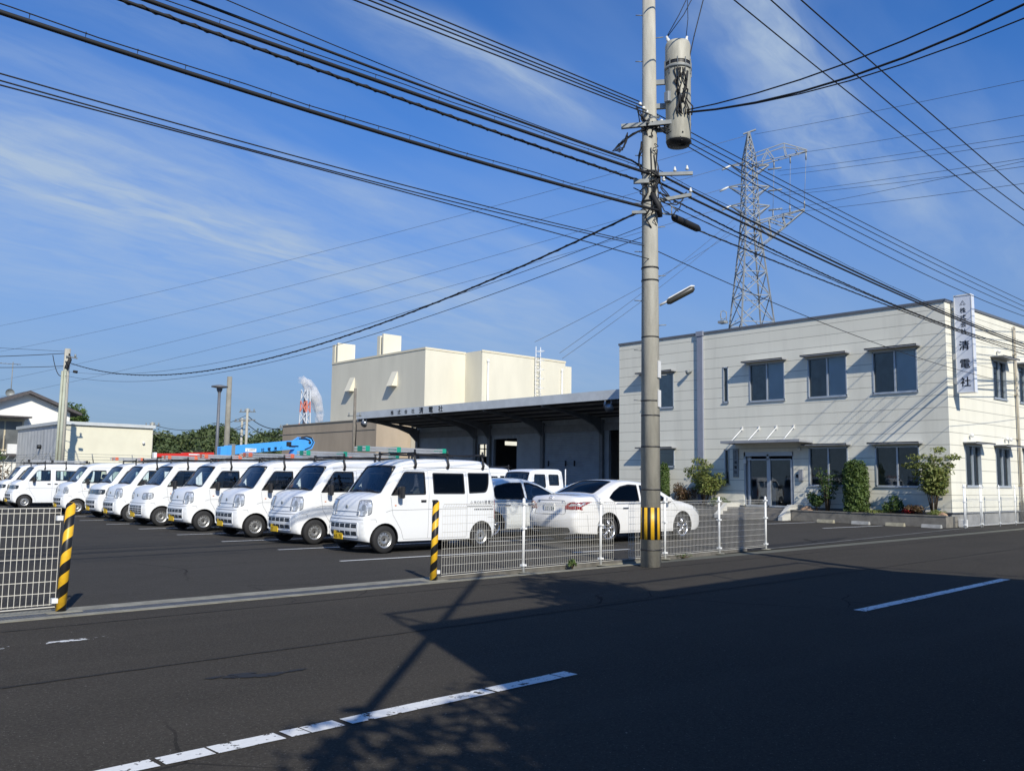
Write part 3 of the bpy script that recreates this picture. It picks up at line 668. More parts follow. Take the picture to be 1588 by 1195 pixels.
def bucket_truck(x0, yc, blue=True):
    nm, lb = (('bucket_truck', 'blue boom of a lift truck, lettered on its side, rising behind the row of vans') if blue else ('crane_truck', 'low red boom of a crane truck parked behind the vans near the two poles'))
    root = thing(nm, lb, 'truck', (x0, yc, 0)); P = M_CBLUE if blue else M_CRED
    c = MB(); c.rbox((3.35, -.85, .55), (4.9, .85, 1.62), .12); cab = c.build('cab', M_PAINT, root); g = MB(); g.box((4.905, -.75, 1.05), (4.93, .75, 1.5)); g.box((3.6, -.865, 1.05), (4.5, -.852, 1.48)); g.build('cab_windows', M_LAMPD, cab)
    d = MB(); d.box((-.4, -.85, .72), (3.25, .85, .80)); d.rbox((-.4, -.86, .42), (.9, -.5, .72), .03); d.rbox((1.7, -.86, .42), (3.2, -.5, .72), .03); d.build('deck', M_PAINT, root)
    ch = MB(); ch.box((-.4, -.4, .4), (4.8, .4, .6)); ch.build('chassis', M_BLKPL, root)
    for x in (.6, 4.2):
        for sg in (1, -1): make_wheel(root, x, sg * .72, .36, .2, sg, 'steel')
    t = MB(); t.lathe([(.001, .8), (.35, .8), (.35, 1.0), (.22, 1.05), (.22, 1.75), (.001, 1.75)], (2.9 if blue else 2.2, 0, 0), 'z', 16); t.build('turret', P, root)
    if blue:
        b = MB(); z = lambda x: 2.78 + (x + .35) * .118      # top edge of the boom
        b.prism([(-.35, z(-.35) - .34), (-.35, z(-.35)), (3.1, z(3.1)), (3.1, z(3.1) - .36)], -.16, .16)
        b.prism([(-.05, z(0) - .36), (-.05, z(0) + .02), (.25, z(.25) + .02), (.25, z(.25) - .36)], -.18, .18)
        b.prism([(2.7, 2.1), (3.05, z(3.1) - .36), (3.1, z(3.1)), (3.35, z(3.1) + .16), (3.85, z(3.1) + .14), (3.98, z(3.1) - .05), (3.86, z(3.1) - .33), (3.55, z(3.1) - .42), (3.15, 2.1)], -.19, .19)
        bm = b.build('boom', P, root, bevel=.015); k = MB()
        k.tube([(3.3, -.21, 3.33), (3.55, -.23, 3.40), (3.8, -.22, 3.34), (3.92, -.21, 3.15), (3.8, -.21, 2.93), (3.5, -.21, 2.8)], .022, 6); k.tube([(3.2, -.21, 3.28), (3.5, -.24, 3.30), (3.75, -.22, 3.22)], .02, 6)
        k.box((2.62, -.19, 2.93), (2.85, -.165, 3.12)); k.box((2.75, -.19, 2.9), (3.2, -.165, 2.96)); k.lathe([(.001, -.2), (.07, -.2), (.07, -.17)], (3.75, 0, 3.12), 'y', 10); k.build('hoses', M_BLKPL, bm)
        cl = MB(); cl.box((.10, -.195, 2.42), (.26, .195, 2.93)); cl.build('boom_rest', M_GALV, bm)
        w_ = MB(); w_.box((.72, -.166, 2.62), (1.22, -.161, 2.77)); lab = w_.build('name_plate', M_PAINT, bm); tt = MB(); text(tt, 'JIMCO', (.82, -.169, 2.655), (1, 0, .118), (0, 0, 1), .10, .078, bold=.02); tt.build('plate_lettering', M_GREYLT, lab)
        tx = MB(); 
        for i, chh in enumerate('社電清'): text(tx, chh, (1.52 + .29 * i, -.168, 2.655 + .035 * i), (1, 0, .118), (0, 0, 1), .17, .2, bold=.02)
        tx.build('boom_lettering', M_INK, bm); lg = MB(); logo(lg, (2.38, -.168, 2.82), (1, 0, 0), (0, 0, 1), .11); lg.build('boom_emblem', M_INKG, bm); bm.location.z = -.12
    else:
        b = MB(); b.prism([(-.6, 2.42), (-.45, 2.60), (1.1, 2.66), (1.15, 2.46)], -.14, .14); b.prism([(-1.9, 2.36), (-1.85, 2.52), (-.5, 2.56), (-.5, 2.42)], -.1, .1); bm = b.build('boom', P, root, bevel=.01)
        k = MB(); k.box((-.2, -.15, 2.50), (.35, -.142, 2.56)); k.build('boom_label', M_PAINT, bm); k = MB(); k.box((-1.95, -.12, 2.3), (-1.8, .12, 2.58)); k.build('boom_end_cap', M_PAINT, bm); u = MB(); u.prism([(.6, 1.7), (2.3, 1.7), (1.0, 2.5), (.7, 2.5)], -.12, .12); u.build('boom_bracket', P, root)
    return root
# ------------------------------------------------------------------ ground
def asphalt(name, col, patch, light=(.17, .165, .15), seed=0):
    m = bpy.data.materials.new(name); m.use_nodes = True; t = NT(m.node_tree); b = t.n['Principled BSDF']; tcn = t.add('ShaderNodeTexCoord'); v = tcn.outputs['Object']
    big = t.ramp(t.noise(v, .35, 5, .6), .3, .72); mid = t.ramp(t.noise(v, 2.3, 4, .6), .35, .7); fine = t.noise(v, 160, 2, .7); agg = t.ramp(t.noise(v, 75, 2, .6), .62, .74)
    sp_ = t.ramp(t.noise(v, 9, 3, .5), .70, .74)
    mp = t.add('ShaderNodeMapping'); mp.inputs['Scale'].default_value = (.12, 1.6, 1); t.l.new(v, mp.inputs[0]); trk = t.ramp(t.noise(mp.outputs[0], .9, 3, .5), .45, .7)
    c = t.mix(big, (*col, 1), (*patch, 1)); c = t.mix(t.m('MULTIPLY', mid, .35), c, (*[x * .75 for x in col], 1)); c = t.mix(t.m('MULTIPLY', trk, .35), c, (*[x * 1.35 for x in col], 1))
    g2 = t.ramp(t.noise(v, 48, 3, .75), .36, .64); c = t.mix(t.m('MULTIPLY', g2, .55), c, (*[x * 1.75 for x in col], 1)); c = t.mix(t.m('MULTIPLY', fine, .45), c, (*[x * .3 for x in col], 1)); c = t.mix(t.m('MULTIPLY', agg, .8), c, (*light, 1)); c = t.mix(t.m('MULTIPLY', sp_, .35), c, (.02, .02, .022, 1))
    vo = t.add('ShaderNodeTexVoronoi', feature='DISTANCE_TO_EDGE'); vo.inputs['Scale'].default_value = .42; wv = t.n.new('ShaderNodeMix'); wv.data_type = 'VECTOR'; wv.inputs[0].default_value = .12
    nv = t.add('ShaderNodeTexNoise'); nv.inputs['Scale'].default_value = 2.2; nv.inputs['Detail'].default_value = 5; t.l.new(v, nv.inputs['Vector']); t.l.new(v, wv.inputs[4]); t.l.new(nv.outputs['Color'], wv.inputs[5]); t.l.new(wv.outputs[1], vo.inputs['Vector'])
    crk = t.m('MULTIPLY', t.m('LESS_THAN', vo.outputs['Distance'], .0032), t.ramp(t.noise(v, .22, 3, .5), .50, .62)); c = t.mix(t.m('MULTIPLY', crk, .75), c, (.012, .012, .012, 1))
    gr_ = t.m('GREATER_THAN', t.noise(v, 26, 2, .5), .775); c = t.mix(t.m('MULTIPLY', gr_, .7), c, (.34, .33, .30, 1))
    t.put(b.inputs['Base Color'], c); b.inputs['Roughness'].default_value = .95; b.inputs['Specular IOR Level'].default_value = .08
    bn = t.add('ShaderNodeBump', i_Strength=.55, i_Distance=.012, i_Height=t.m('ADD', fine, t.m('MULTIPLY', mid, .4))); t.l.new(bn.outputs[0], b.inputs['Normal']); return m
A_ROAD = asphalt('road_asphalt', (.056, .051, .044), (.045, .042, .037)); A_LOT = asphalt('lot_asphalt', (.054, .051, .047), (.064, .061, .055)); A_PATCH = asphalt('repair_asphalt', (.035, .035, .036), (.04, .04, .04))
A_GR = mat('far_ground_soil', (.13, .13, .10), .95, var=.4, vscale=.1)
def sheet(name, poly, z, m, sub=0):
    b = MB(); b.add([(x, y, z) for x, y in poly], [tuple(range(len(poly)))]); o = b.build(name, m); return tag(o, kind='structure')
sheet('ground', [(-900, -900), (1500, -900), (1500, 1500), (-900, 1500)], -.02, A_GR)
def roadY(x, y0): return y0 + .045 * (x - 2)
sheet('road', [(-120, -3.2), (160, 3), (160, roadY(160, 10.02)), (-120, roadY(-120, 10.02))], -.004, A_ROAD)
sheet('parking_lot', [(-30, roadY(-30, 10.5)), (50, roadY(50, 10.5)), (50, 62), (-30, 62)], -.006, A_LOT)
M_LINE = mat('road_marking_paint', (.72, .73, .72), .7, var=.18, vscale=9, bump=.2, bscale=50)
def worn(name, dens, scale=7.0):           # paint worn off in patches
    m = bpy.data.materials.new(name); m.use_nodes = True; t = NT(m.node_tree); b = t.n['Principled BSDF']; v = t.add('ShaderNodeTexCoord').outputs['Object']
    b.inputs['Roughness'].default_value = .75; t.put(b.inputs['Base Color'], t.mix(t.noise(v, 30, 3), (.62, .63, .62, 1), (.78, .79, .78, 1)))
    a = t.ramp(t.m('ADD', t.noise(v, scale, 5, .75), 0), dens, dens + .03); t.put(b.inputs['Alpha'], a); return m
M_WORN = worn('worn_marking_paint', .53, 9); M_LINEW = worn('chipped_marking_paint', .40, 11); M_STAIN = worn('oil_stain_tar', .40, 7); M_STAIN.node_tree.nodes['Principled BSDF'].inputs['Base Color'].default_value = (.012, .012, .012, 1); [M_STAIN.node_tree.links.remove(l) for l in list(M_STAIN.node_tree.links) if l.to_socket.name == 'Base Color']
def strip(name, p, q, w_, m, z=.002, jag=0):
    p, q = Vector(p), Vector(q); d = (q - p).normalized(); n = Vector((-d.y, d.x)) * w_ / 2; L = (q - p).length; k = max(1, int(L / .12)) if jag else 1
    b = MB(); vs = []
    for i in range(k + 1):
        c = p + (q - p) * i / k; j1, j2 = (R.uniform(-jag, jag), R.uniform(-jag, jag)) if jag else (0, 0); vs += [(*(c + n * (1 + j1)), z), (*(c - n * (1 + j2)), z)]
    b.add(vs, [(2 * i, 2 * i + 1, 2 * i + 3, 2 * i + 2) for i in range(k)]); return tag(b.build(name, m), kind='structure')
# road centre line: broken slabs of thick paint
for a, b_ in [(-3.2, 1.30), (1.33, 1.80), (1.83, 2.10), (2.115, 2.52), (2.56, 2.68), (2.69, 2.92), (2.97, 4.16), (4.185, 4.86), (4.875, 5.03), (10.14, 15.5), (20.5, 25.7), (-9, -4)]:
    strip('centre_line', (a, 4.74 + (a - 1.6) * .056), (b_, 4.74 + (b_ - 1.6) * .056), .145, M_LINEW, .002, .06)
strip('edge_line', (-4, 8.42), (1.98, 8.58), .10, M_WORN); strip('edge_line', (2.22, 8.6), (2.78, 8.62), .09, M_WORN)
for y, xa, xb in [(13.90, 8.35, 13.2), (16.72, 8.6, 13.2), (19.42, 8.6, 13.2), (22.15, 8.65, 13.2), (25.0, 8.7, 13.2), (27.7, 8.7, 13.2), (30.3, 8.7, 13.2), (33.2, 8.7, 13.2), (36.6, 8.7, 13.2), (40.5, 8.7, 13.2), (43.6, 8.7, 13.2)]:
    strip('stall_line', (xa, y), (xb, y), .10, M_LINE)
for p, q in [((13.3, 13.0), (15.0, 12.95)), ((28.7, 18.2), (31.9, 18.05)), ((27.77, 15.5), (31.7, 15.35)), ((13.4, 16.3), (18.0, 16.35)), ((13.4, 19.3), (18.0, 19.35))]: strip('stall_line', p, q, .10, M_LINE)
sheet('asphalt_patch', [(17.0, 11.2), (22, 11.9), (24, 12.6), (17.6, 11.9)], -.0015, A_PATCH)
pt_ = mat('pale_concrete_joint', (.13, .13, .12), .9, var=.5, vscale=4)
sheet('road_joint', [(18, 11.3), (34, 13.0), (34, 13.15), (18, 11.42)], -.0005, pt_)
# concrete gutter with steel grating
M_GUT = mat('gutter_concrete', (.27, .26, .21), .9, var=.35, vscale=5, bump=.3)
def gy(x, k): return 10.02 + k + .045 * (x - 2.2)
for k0, k1, z in ((0, .13, .004), (.36, .62, .006)):
    n = MB()
    for i in range(60):
        xa, xb = -20 + i * .6, -20 + (i + 1) * .6 - .006
        if xb > 13.5: break
        n.box((xa, 0, -.1), (xb, k1 - k0, z)); n.v[-8:] = [(x, y + gy(x, k0), q) for x, y, q in n.v[-8:]]
    tag(n.build('gutter_edge', M_GUT), kind='structure')
chn = MB(); chn.box((-20, 0, -.1), (9.4, .23, -.03)); chn.v = [(x, y + gy(x, .13), z) for x, y, z in chn.v]; tag(chn.build('gutter_channel', M_INK), kind='structure')
gr = MB()
x = -6.0
while x < 9.3:
    gr.box((x, 0, -.03), (x + .012, .23, .004)); gr.v[-8:] = [(a, b_ + gy(a, .13), c) for a, b_, c in gr.v[-8:]]; x += .04
for k in (.135, .17, .21, .245, .28, .315, .35):
    gr.box((-6, 0, -.03), (9.3, .010, .003)); gr.v[-8:] = [(a, b_ + gy(a, k), c) for a, b_, c in gr.v[-8:]]
solo(gr, 'drain_grating', mat('weathered_grating_steel', (.16, .17, .19), .55, metal=.6, var=.3, vscale=9), 'long grey steel drain grating set in the concrete gutter across the lot entrance', 'drain grating', (2, 10.2, 0))
st = MB(); 
for (cx, cy, rx, ry) in [(3.02, 6.38, .15, .09), (3.20, 6.28, .12, .05), (2.86, 6.44, .09, .035), (3.42, 6.30, .09, .03)]:
    a = [(cx + rx * cos(t) * (1 + R.uniform(-.3, .3)), cy + ry * sin(t) * (1 + R.uniform(-.4, .4)), .0015 + R.random() * .0004) for t in np.linspace(0, 2 * pi, 15)[:-1]]; st.add(a, [tuple(range(14))])
tag(st.build('oil_stain', M_STAIN), kind='structure')
for yy, ww in ((6.95, .035), (9.35, .02)):
    strip('road_seam_wire_shadow', (-20, yy - .9), (40, yy + 1.8), ww, A_PATCH, .0006, .5)  # dark seams in the road; the long line also paints a wire's cast shadow
mh = MB(); mh.lathe([(.001, .003), (.30, .003), (.31, .001)], (6.9, 9.45, 0), 'z', 28); solo(mh, 'manhole_cover', mat('cast_iron_cover', (.06, .058, .055), .7, metal=.4, var=.4, vscale=14, bump=.6), 'round dark iron cover in the road near the gutter', 'manhole cover', (6.9, 9.45, 0)) if False else None
kb = MB(); kb.box((7.95, 0, -.05), (16.9, .12, .05)); kb.v = [(x, y + 10.56 + (x - 7.88) * .0807 - .06, z) for x, y, z in kb.v]; tag(kb.build('fence_kerb', mat('kerb_concrete', (.16, .15, .13), .9, var=.4, vscale=6)), kind='structure')
# ------------------------------------------------------------------ office
def siding(name, col, var, z_top, pitch=.455, groove=.022, axis_dirt=True):
    m = bpy.data.materials.new(name); m.use_nodes = True; t = NT(m.node_tree); b = t.n['Principled BSDF']; v = t.add('ShaderNodeTexCoord').outputs['Object']; s = t.add('ShaderNodeSeparateXYZ', i_0=v)
    fr = t.m('FRACT', t.m('DIVIDE', t.m('SUBTRACT', z_top + 50 * pitch, s.outputs[2]), pitch)); ln = t.m('LESS_THAN', fr, groove / pitch)
    mp = t.add('ShaderNodeMapping'); mp.inputs['Scale'].default_value = (1.2, 1.2, .12); t.l.new(v, mp.inputs[0]); st_ = t.ramp(t.noise(mp.outputs[0], 1.6, 5, .6), .42, .78)
    row = t.add('ShaderNodeTexWhiteNoise', noise_dimensions='1D'); t.l.new(t.m('FLOOR', t.m('DIVIDE', t.m('SUBTRACT', z_top + 50 * pitch, s.outputs[2]), pitch)), row.inputs['W'])
    c = t.mix(t.m('MULTIPLY', st_, var), (*col, 1), (*[x * .62 for x in col], 1)); c = t.mix(t.m('MULTIPLY', row.outputs[0], .07), c, (*[x * .7 for x in col], 1)); c = t.mix(t.m('MULTIPLY', ln, .58), c, (.10, .10, .09, 1))
    t.put(b.inputs['Base Color'], c); b.inputs['Roughness'].default_value = .7
    bn = t.add('ShaderNodeBump', i_Strength=.5, i_Distance=.02, i_Height=t.m('ADD', t.m('MULTIPLY', t.noise(v, 45, 3), .12), t.m('SUBTRACT', 1.0, ln))); t.l.new(bn.outputs[0], b.inputs['Normal']); return m
M_SIDE = siding('cream_siding', (.77, .745, .63), .30, 7.97)
M_CAP = mat('dark_grey_metal_trim', (.13, .14, .16), .5, var=.15); M_FOUND = mat('foundation_render', (.30, .30, .29), .9, var=.3, vscale=2, bump=.2)
M_FRAME = mat('silver_window_frame', (.45, .49, .53), .4, metal=.4, var=.08); M_CANOPY = mat('grey_window_canopy', (.30, .31, .33), .5, var=.12)
M_DARKIN = mat('dark_room', (.018, .02, .022), .9); M_BLIND = mat('window_blind', (.70, .80, .88), .8, var=.12, vscale=1.5); M_CURT = mat('patterned_frosted_pane', (.10, .14, .16), .35, var=.5, vscale=2.5)
M_PIPE = mat('lavender_grey_downpipe', (.26, .28, .34), .5, var=.1); M_WHITE = mat('white_painted_metal', (.74, .74, .72), .45, var=.08)
def wall_x(mb, x, y0, y1, z0, z1, holes, dep, mi=0, face=-1, flip=False):
    """wall sheet with real openings, normal along x (or along y when flip), reveals of depth dep going inwards"""
    def Pn(h, a, z): return (h, a, z) if not flip else (a, h, z)
    ys = sorted({y0, y1, *[q for h in holes for q in h[:2]]}); zs = sorted({z0, z1, *[q for h in holes for q in h[2:]]})
    for i in range(len(ys) - 1):
        for j in range(len(zs) - 1):
            cy, cz = (ys[i] + ys[i + 1]) / 2, (zs[j] + zs[j + 1]) / 2
            if any(h[0] < cy < h[1] and h[2] < cz < h[3] for h in holes): continue
            mb.add([Pn(x, ys[i], zs[j]), Pn(x, ys[i + 1], zs[j]), Pn(x, ys[i + 1], zs[j + 1]), Pn(x, ys[i], zs[j + 1])], [(0, 1, 2, 3)], mi)
    xi = x + dep
    for a, b, c, d in holes:
        for p, q in (((a, c), (b, c)), ((b, c), (b, d)), ((b, d), (a, d)), ((a, d), (a, c))):
            mb.add([Pn(x, *p), Pn(x, *q), Pn(xi, *q), Pn(xi, *p)], [(0, 1, 2, 3)], mi)
OFF = (33.3, 13.53, 0)
office = thing('office_building', 'two storey cream office building with grey window canopies and a glass entrance', 'building', OFF)
FW = [(26.01, 27.92, 4.95, 6.60), (25.99, 27.93, 2.18, 3.0), (22.97, 23.26, 5.02, 6.60), (22.96, 23.22, 1.40, 2.94), (20.17, 21.90, 4.97, 6.60), (17.40, 19.10, 4.97, 6.60), (14.60, 16.34, 4.97, 6.60), (17.44, 19.13, 1.40, 2.94), (14.63, 16.33, 1.41, 2.93)]
SW = [(37.62, 39.01, 4.96, 6.50), (40.42, 41.80, 4.96, 6.50), (43.2, 44.6, 4.96, 6.5), (34.62, 36.08, 1.46, 3.0), (37.55, 39.04, 1.46, 3.0), (40.52, 42.0, 1.46, 3.0), (43.4, 44.8, 1.46, 3.0)]
DOOR = (19.84, 22.24, .46, 2.80)
b = MB(); wall_x(b, 33.3, 13.53, 29.4, .5, 8.22, FW + [(DOOR[0], DOOR[1], .5, DOOR[3])], .12); P_(b, 'front_wall', M_SIDE, office)
b = MB(); wall_x(b, 13.53, 33.3, 47.5, .5, 8.22, SW, .12, flip=True); P_(b, 'side_wall', M_SIDE, office)
b = MB(); b.add([(47.5, 13.53, 0), (47.5, 29.4, 0), (47.5, 29.4, 8.22), (47.5, 13.53, 8.22)], [(0, 1, 2, 3)]); b.add([(33.3, 29.4, 0), (47.5, 29.4, 0), (47.5, 29.4, 8.22), (33.3, 29.4, 8.22)], [(0, 1, 2, 3)]); P_(b, 'rear_walls', M_SIDE, office)
b = MB(); b.box((33.35, 13.58, 7.7), (47.45, 29.35, 7.8)); P_(b, 'flat_roof', M_FOUND, office)
b = MB(); b.box((33.26, 13.49, 8.22), (47.54, 13.75, 8.32)); b.box((33.26, 13.75, 8.22), (33.5, 29.44, 8.32)); b.box((33.5, 29.2, 8.22), (47.54, 29.44, 8.32)); P_(b, 'parapet_cap', M_CAP, office)
b = MB(); b.box((33.335, 13.565, 0), (47.4, 19.84, .5)); b.box((33.335, 22.24, 0), (47.4, 29.37, .5)); b.box((33.45, 19.84, 0), (47.4, 22.24, .44)); P_(b, 'foundation', M_FOUND, office)
b = MB(); b.box((33.28, 13.51, .47), (33.33, 19.8, .515)); b.box((33.28, 22.28, .47), (33.33, 29.4, .515)); b.box((33.33, 13.51, .47), (47.4, 13.55, .515)); P_(b, 'base_flashing', M_CAP, office)
b = MB(); b.box((33.8, 13.7, 3.7), (47, 29.2, 3.8)); b.box((37.5, 14.5, .5), (37.6, 29.2, 7.6)); b.box((34.0, 13.9, .5), (34.3, 14.3, 7.6)); P_(b, 'inner_floor_and_wall', M_INT, office)
def window(h, dirx=True, leaf=1, root=office, blind=False, styles=None):
    a, b_, c, d = h; Y_ = lambda x0, y0, z0, x1, y1, z1: ((x0, y0, z0), (x1, y1, z1)) if dirx else ((y0, x0, z0), (y1, x1, z1))
    X0 = 33.3 if dirx else 13.53; f = MB(); t = .045
    for q in ((a, c, b_, c + t), (a, d - t, b_, d), (a, c, a + t, d), (b_ - t, c, b_, d)): f.box(*Y_(X0 - .02, q[0], q[1], X0 + .10, q[2], q[3]))
    if leaf == 2: m_ = (a + b_) / 2; f.box(*Y_(X0 + .0, m_ - .03, c + t, X0 + .09, m_ + .03, d - t))
    f.box(*Y_(X0 - .05, a - .03, c - .04, X0 + .02, b_ + .03, c)); w_ = P_(f, 'window', M_FRAME, root)
    nl = leaf; 
    for k in range(nl):
        y0, y1 = a + t + (b_ - a - 2 * t) * k / nl + (.03 if k else 0), a + t + (b_ - a - 2 * t) * (k + 1) / nl - (.03 if k < nl - 1 else 0)
        g = MB(); xx = X0 + .05 + .025 * k; q = Y_(xx, y0, c + t, xx + .006, y1, d - t); g.box(*q); P_(g, 'pane', G_OFF, w_)
        stl = (styles or ['dark'] * nl)[k]
        if stl != 'dark': g = MB(); g.box(*Y_(xx + .03, y0, c + t, xx + .04, y1, d - t)); P_(g, 'blind', M_BLIND if stl == 'blind' else M_CURT, w_)
for i, h in enumerate(FW):
    window(h, True, 2 if h[1] - h[0] > 1.5 and i not in (0, 1) else 1, styles=(['blind', 'curtain'] if i in (4, 5, 6) else (['curtain'] if i == 0 else None)))
for i, h in enumerate(SW): window(h, False, 2, styles=['curtain', 'dark'] if i < 3 else ['dark', 'curtain'])
def canopy(y0, y1, z, dep=.41, dirx=True):
    c = MB(); X0 = 33.3 if dirx else 13.53
    if dirx: c.box((X0 - dep, y0, z), (X0 - .002, y1, z + .035)); c.box((X0 - dep, y0, z - .03), (X0 - dep + .02, y1, z + .04)); c.box((X0 - dep, y0, z - .03), (X0 - .01, y0 + .015, z)); c.box((X0 - dep, y1 - .015, z - .03), (X0 - .01, y1, z))
    else: c.box((y0, X0 - dep, z), (y1, X0 - .002, z + .035)); c.box((y0, X0 - dep, z - .03), (y1, X0 - dep + .02, z + .04))
    P_(c, 'window_canopy', M_CANOPY, office)
for y0, y1, z in [(20.05, 22.05, 6.68), (17.25, 19.22, 6.68), (14.45, 16.46, 6.68), (17.3, 19.25, 3.04), (14.48, 16.46, 3.04), (25.85, 28.05, 6.66), (25.85, 28.05, 3.06)]: canopy(y0, y1, z)
for x0, x1, z in [(37.45, 39.2, 6.58), (40.25, 42.0, 6.58), (34.45, 36.25, 3.06), (37.4, 39.2, 3.06), (40.4, 42.1, 3.06)]: canopy(x0, x1, z, .5, False)
b = MB(); b.box((33.20, 24.30, .5), (33.298, 24.60, 8.33)); b.box((33.17, 24.26, 8.14), (33.30, 24.64, 8.36)); P_(b, 'downpipe', M_PIPE, office)
b = MB(); b.cyl((39.9, 13.44, .1), (39.9, 13.44, 8.1), .05, n=10)
for z in (1.5, 3.4, 5.2, 6.9): b.box((39.82, 13.40, z), (39.98, 13.53, z + .05))
P_(b, 'downpipe', mat('beige_downpipe', (.42, .38, .30), .6, var=.1), office)
for x, z in [(35.07, 3.36), (38.55, 3.36), (38.95, 3.36), (38.1, 6.86), (34.0, 7.95), (41.2, 6.8)]:
    b = MB(); b.lathe([(.001, -.16), (.06, -.15), (.075, -.10), (.05, -.06), (.05, 0)], (x, 13.53, z), 'y', 12); P_(b, 'vent_hood', M_WHITE, office)
for y, z in ((25.0, 6.55),):
    b = MB(); b.cyl((33.3, y, z), (33.18, y, z + .02), .05); b.cyl((33.2, y, z), (33.05, y + .08, z - .05), .07, .10); P_(b, 'wall_spotlight', M_GALV, office)
b = MB(); b.lathe([(.001, -.14), (.07, -.12), (.09, -.04), (.05, 0)], (33.3, 19.55, 2.90), 'x', 14); P_(b, 'wall_lamp', M_WHITE, office)
b = MB(); b.rbox((33.20, 19.37, 1.58), (33.298, 19.56, 2.06), .01); P_(b, 'mail_box', M_CANOPY, office); b = MB(); b.rbox((33.26, 19.63, 1.72), (33.298, 19.72, 1.86), .005); P_(b, 'intercom', M_INK, office)
b = MB(); b.box((33.25, 22.48, 1.72), (33.298, 22.75, 2.94)); pl_ = P_(b, 'entrance_name_plate', M_GALV, office)
b = MB(); text(b, '株式会社', (33.245, 22.615, 2.80), (0, -1, 0), (0, 0, 1), .085, .095, True); text(b, '清電社', (33.245, 22.615, 2.30), (0, -1, 0), (0, 0, 1), .14, .21, True, bold=.03); P_(b, 'plate_lettering', M_INK, pl_)
# entrance
b = MB(); b.box((32.25, 18.95, 3.19), (33.298, 22.65, 3.235)); b.box((32.22, 18.92, 3.14), (32.26, 22.68, 3.25)); b.box((32.26, 18.92, 3.14), (33.29, 18.95, 3.22)); b.box((32.26, 22.65, 3.14), (33.29, 22.68, 3.22)); ec = P_(b, 'entrance_canopy', M_CANOPY, office)
for y in (22.28, 21.45, 20.6, 19.78):
    c = MB(); c.cyl((33.29, y, 3.82), (32.45, y, 3.24), .022, n=8); c.box((33.27, y - .03, 3.74), (33.298, y + .03, 3.90)); P_(c, 'canopy_tie_rod', M_WHITE, ec)
b = MB(); t = .05
for q in ((19.84, .46, 22.24, .55), (19.84, 2.62, 22.24, 2.80), (19.84, .46, 19.90, 2.8), (22.18, .46, 22.24, 2.8), (21.02, .5, 21.12, 2.7), (19.95, 2.45, 22.1, 2.5), (19.92, .55, 20.0, 2.45), (20.95, .55, 21.02, 2.45), (21.95, .55, 22.02, 2.45)): b.box((33.33, q[0], q[1]), (33.43, q[2], q[3]))
dr = P_(b, 'entrance_frame', M_FRAME, office)
for y0, y1 in ((20.0, 20.95), (21.12, 21.95)):
    g = MB(); g.box((33.38, y0, .55), (33.386, y1, 2.45)); P_(g, 'glass_door', G_OFF, dr)
g = MB(); g.box((33.5, 22.02, .5), (33.6, 22.2, 2.6)); g.box((34.6, 21.5, .5), (34.8, 22.3, 1.5)); g.box((35.2, 20.2, .5), (35.4, 20.5, 2.6)); P_(g, 'lobby_counter', M_WHITE, dr)
b = MB(); b.box((33.28, 22.12, 2.32), (33.325, 22.26, 2.50)); P_(b, 'alarm_plate', M_WHITE, dr)
b = MB(); b.box((32.35, 19.62, 0), (33.44, 22.46, .44)); b.box((32.05, 19.62, 0), (32.35, 22.46, .28)); b.box((31.75, 19.62, 0), (32.05, 22.46, .13)); P_(b, 'entrance_steps', mat('step_tile', (.24, .22, .19), .8, var=.25, vscale=4), office)
for y in (19.42, 22.46):
    b = MB(); b.prism([(31.7, 0), (33.3, 0), (33.3, .62), (32.4, .62), (31.7, .16)], y, y + .19); P_(b, 'step_cheek_wall', mat('cheek_wall_render', (.58, .57, .52), .8, var=.15), office)
# sign
SG = thing('company_sign', 'tall white vertical signboard with the company name on the office corner', 'sign', (33.9, 13.5, 4.8))
b = MB(); b.rbox((33.74, 12.76, 4.86), (34.02, 13.36, 8.46), .012); P_(b, 'sign_box', mat('sign_white_panel', (.66, .70, .78), .35, var=.05), SG)
b = MB(); b.box((33.722, 12.78, 8.43), (34.04, 13.38, 8.475)); b.box((33.722, 12.74, 4.845), (34.04, 13.38, 4.875)); b.box((33.73, 12.745, 4.87), (33.76, 12.775, 8.43)); b.box((33.73, 13.345, 4.87), (33.76, 13.375, 8.43)); P_(b, 'sign_frame', M_WHITE, SG)
for z in (5.2, 6.1, 8.05): b = MB(); b.box((33.82, 13.36, z), (33.94, 13.53, z + .22)); P_(b, 'sign_bracket', M_WHITE, SG)
yc_ = 13.06
for i, chh in enumerate('株式会社'): b = MB(); text(b, chh, (33.732, yc_, 7.80 - .26 * i), (0, -1, 0), (0, 0, 1), .22, 0, bold=.012); P_(b, 'sign_character', M_GREYLT, SG)
for i, chh in enumerate('清電社'): b = MB(); text(b, chh, (33.732, yc_, 6.44 - .67 * i), (0, -1, 0), (0, 0, 1), .38, 0, bold=.015); P_(b, 'sign_character', M_GREYLT, SG)
b = MB(); logo(b, (33.732, yc_, 8.13), (0, -1, 0), (0, 0, 1), .17); P_(b, 'sign_emblem', M_GREYLT, SG)
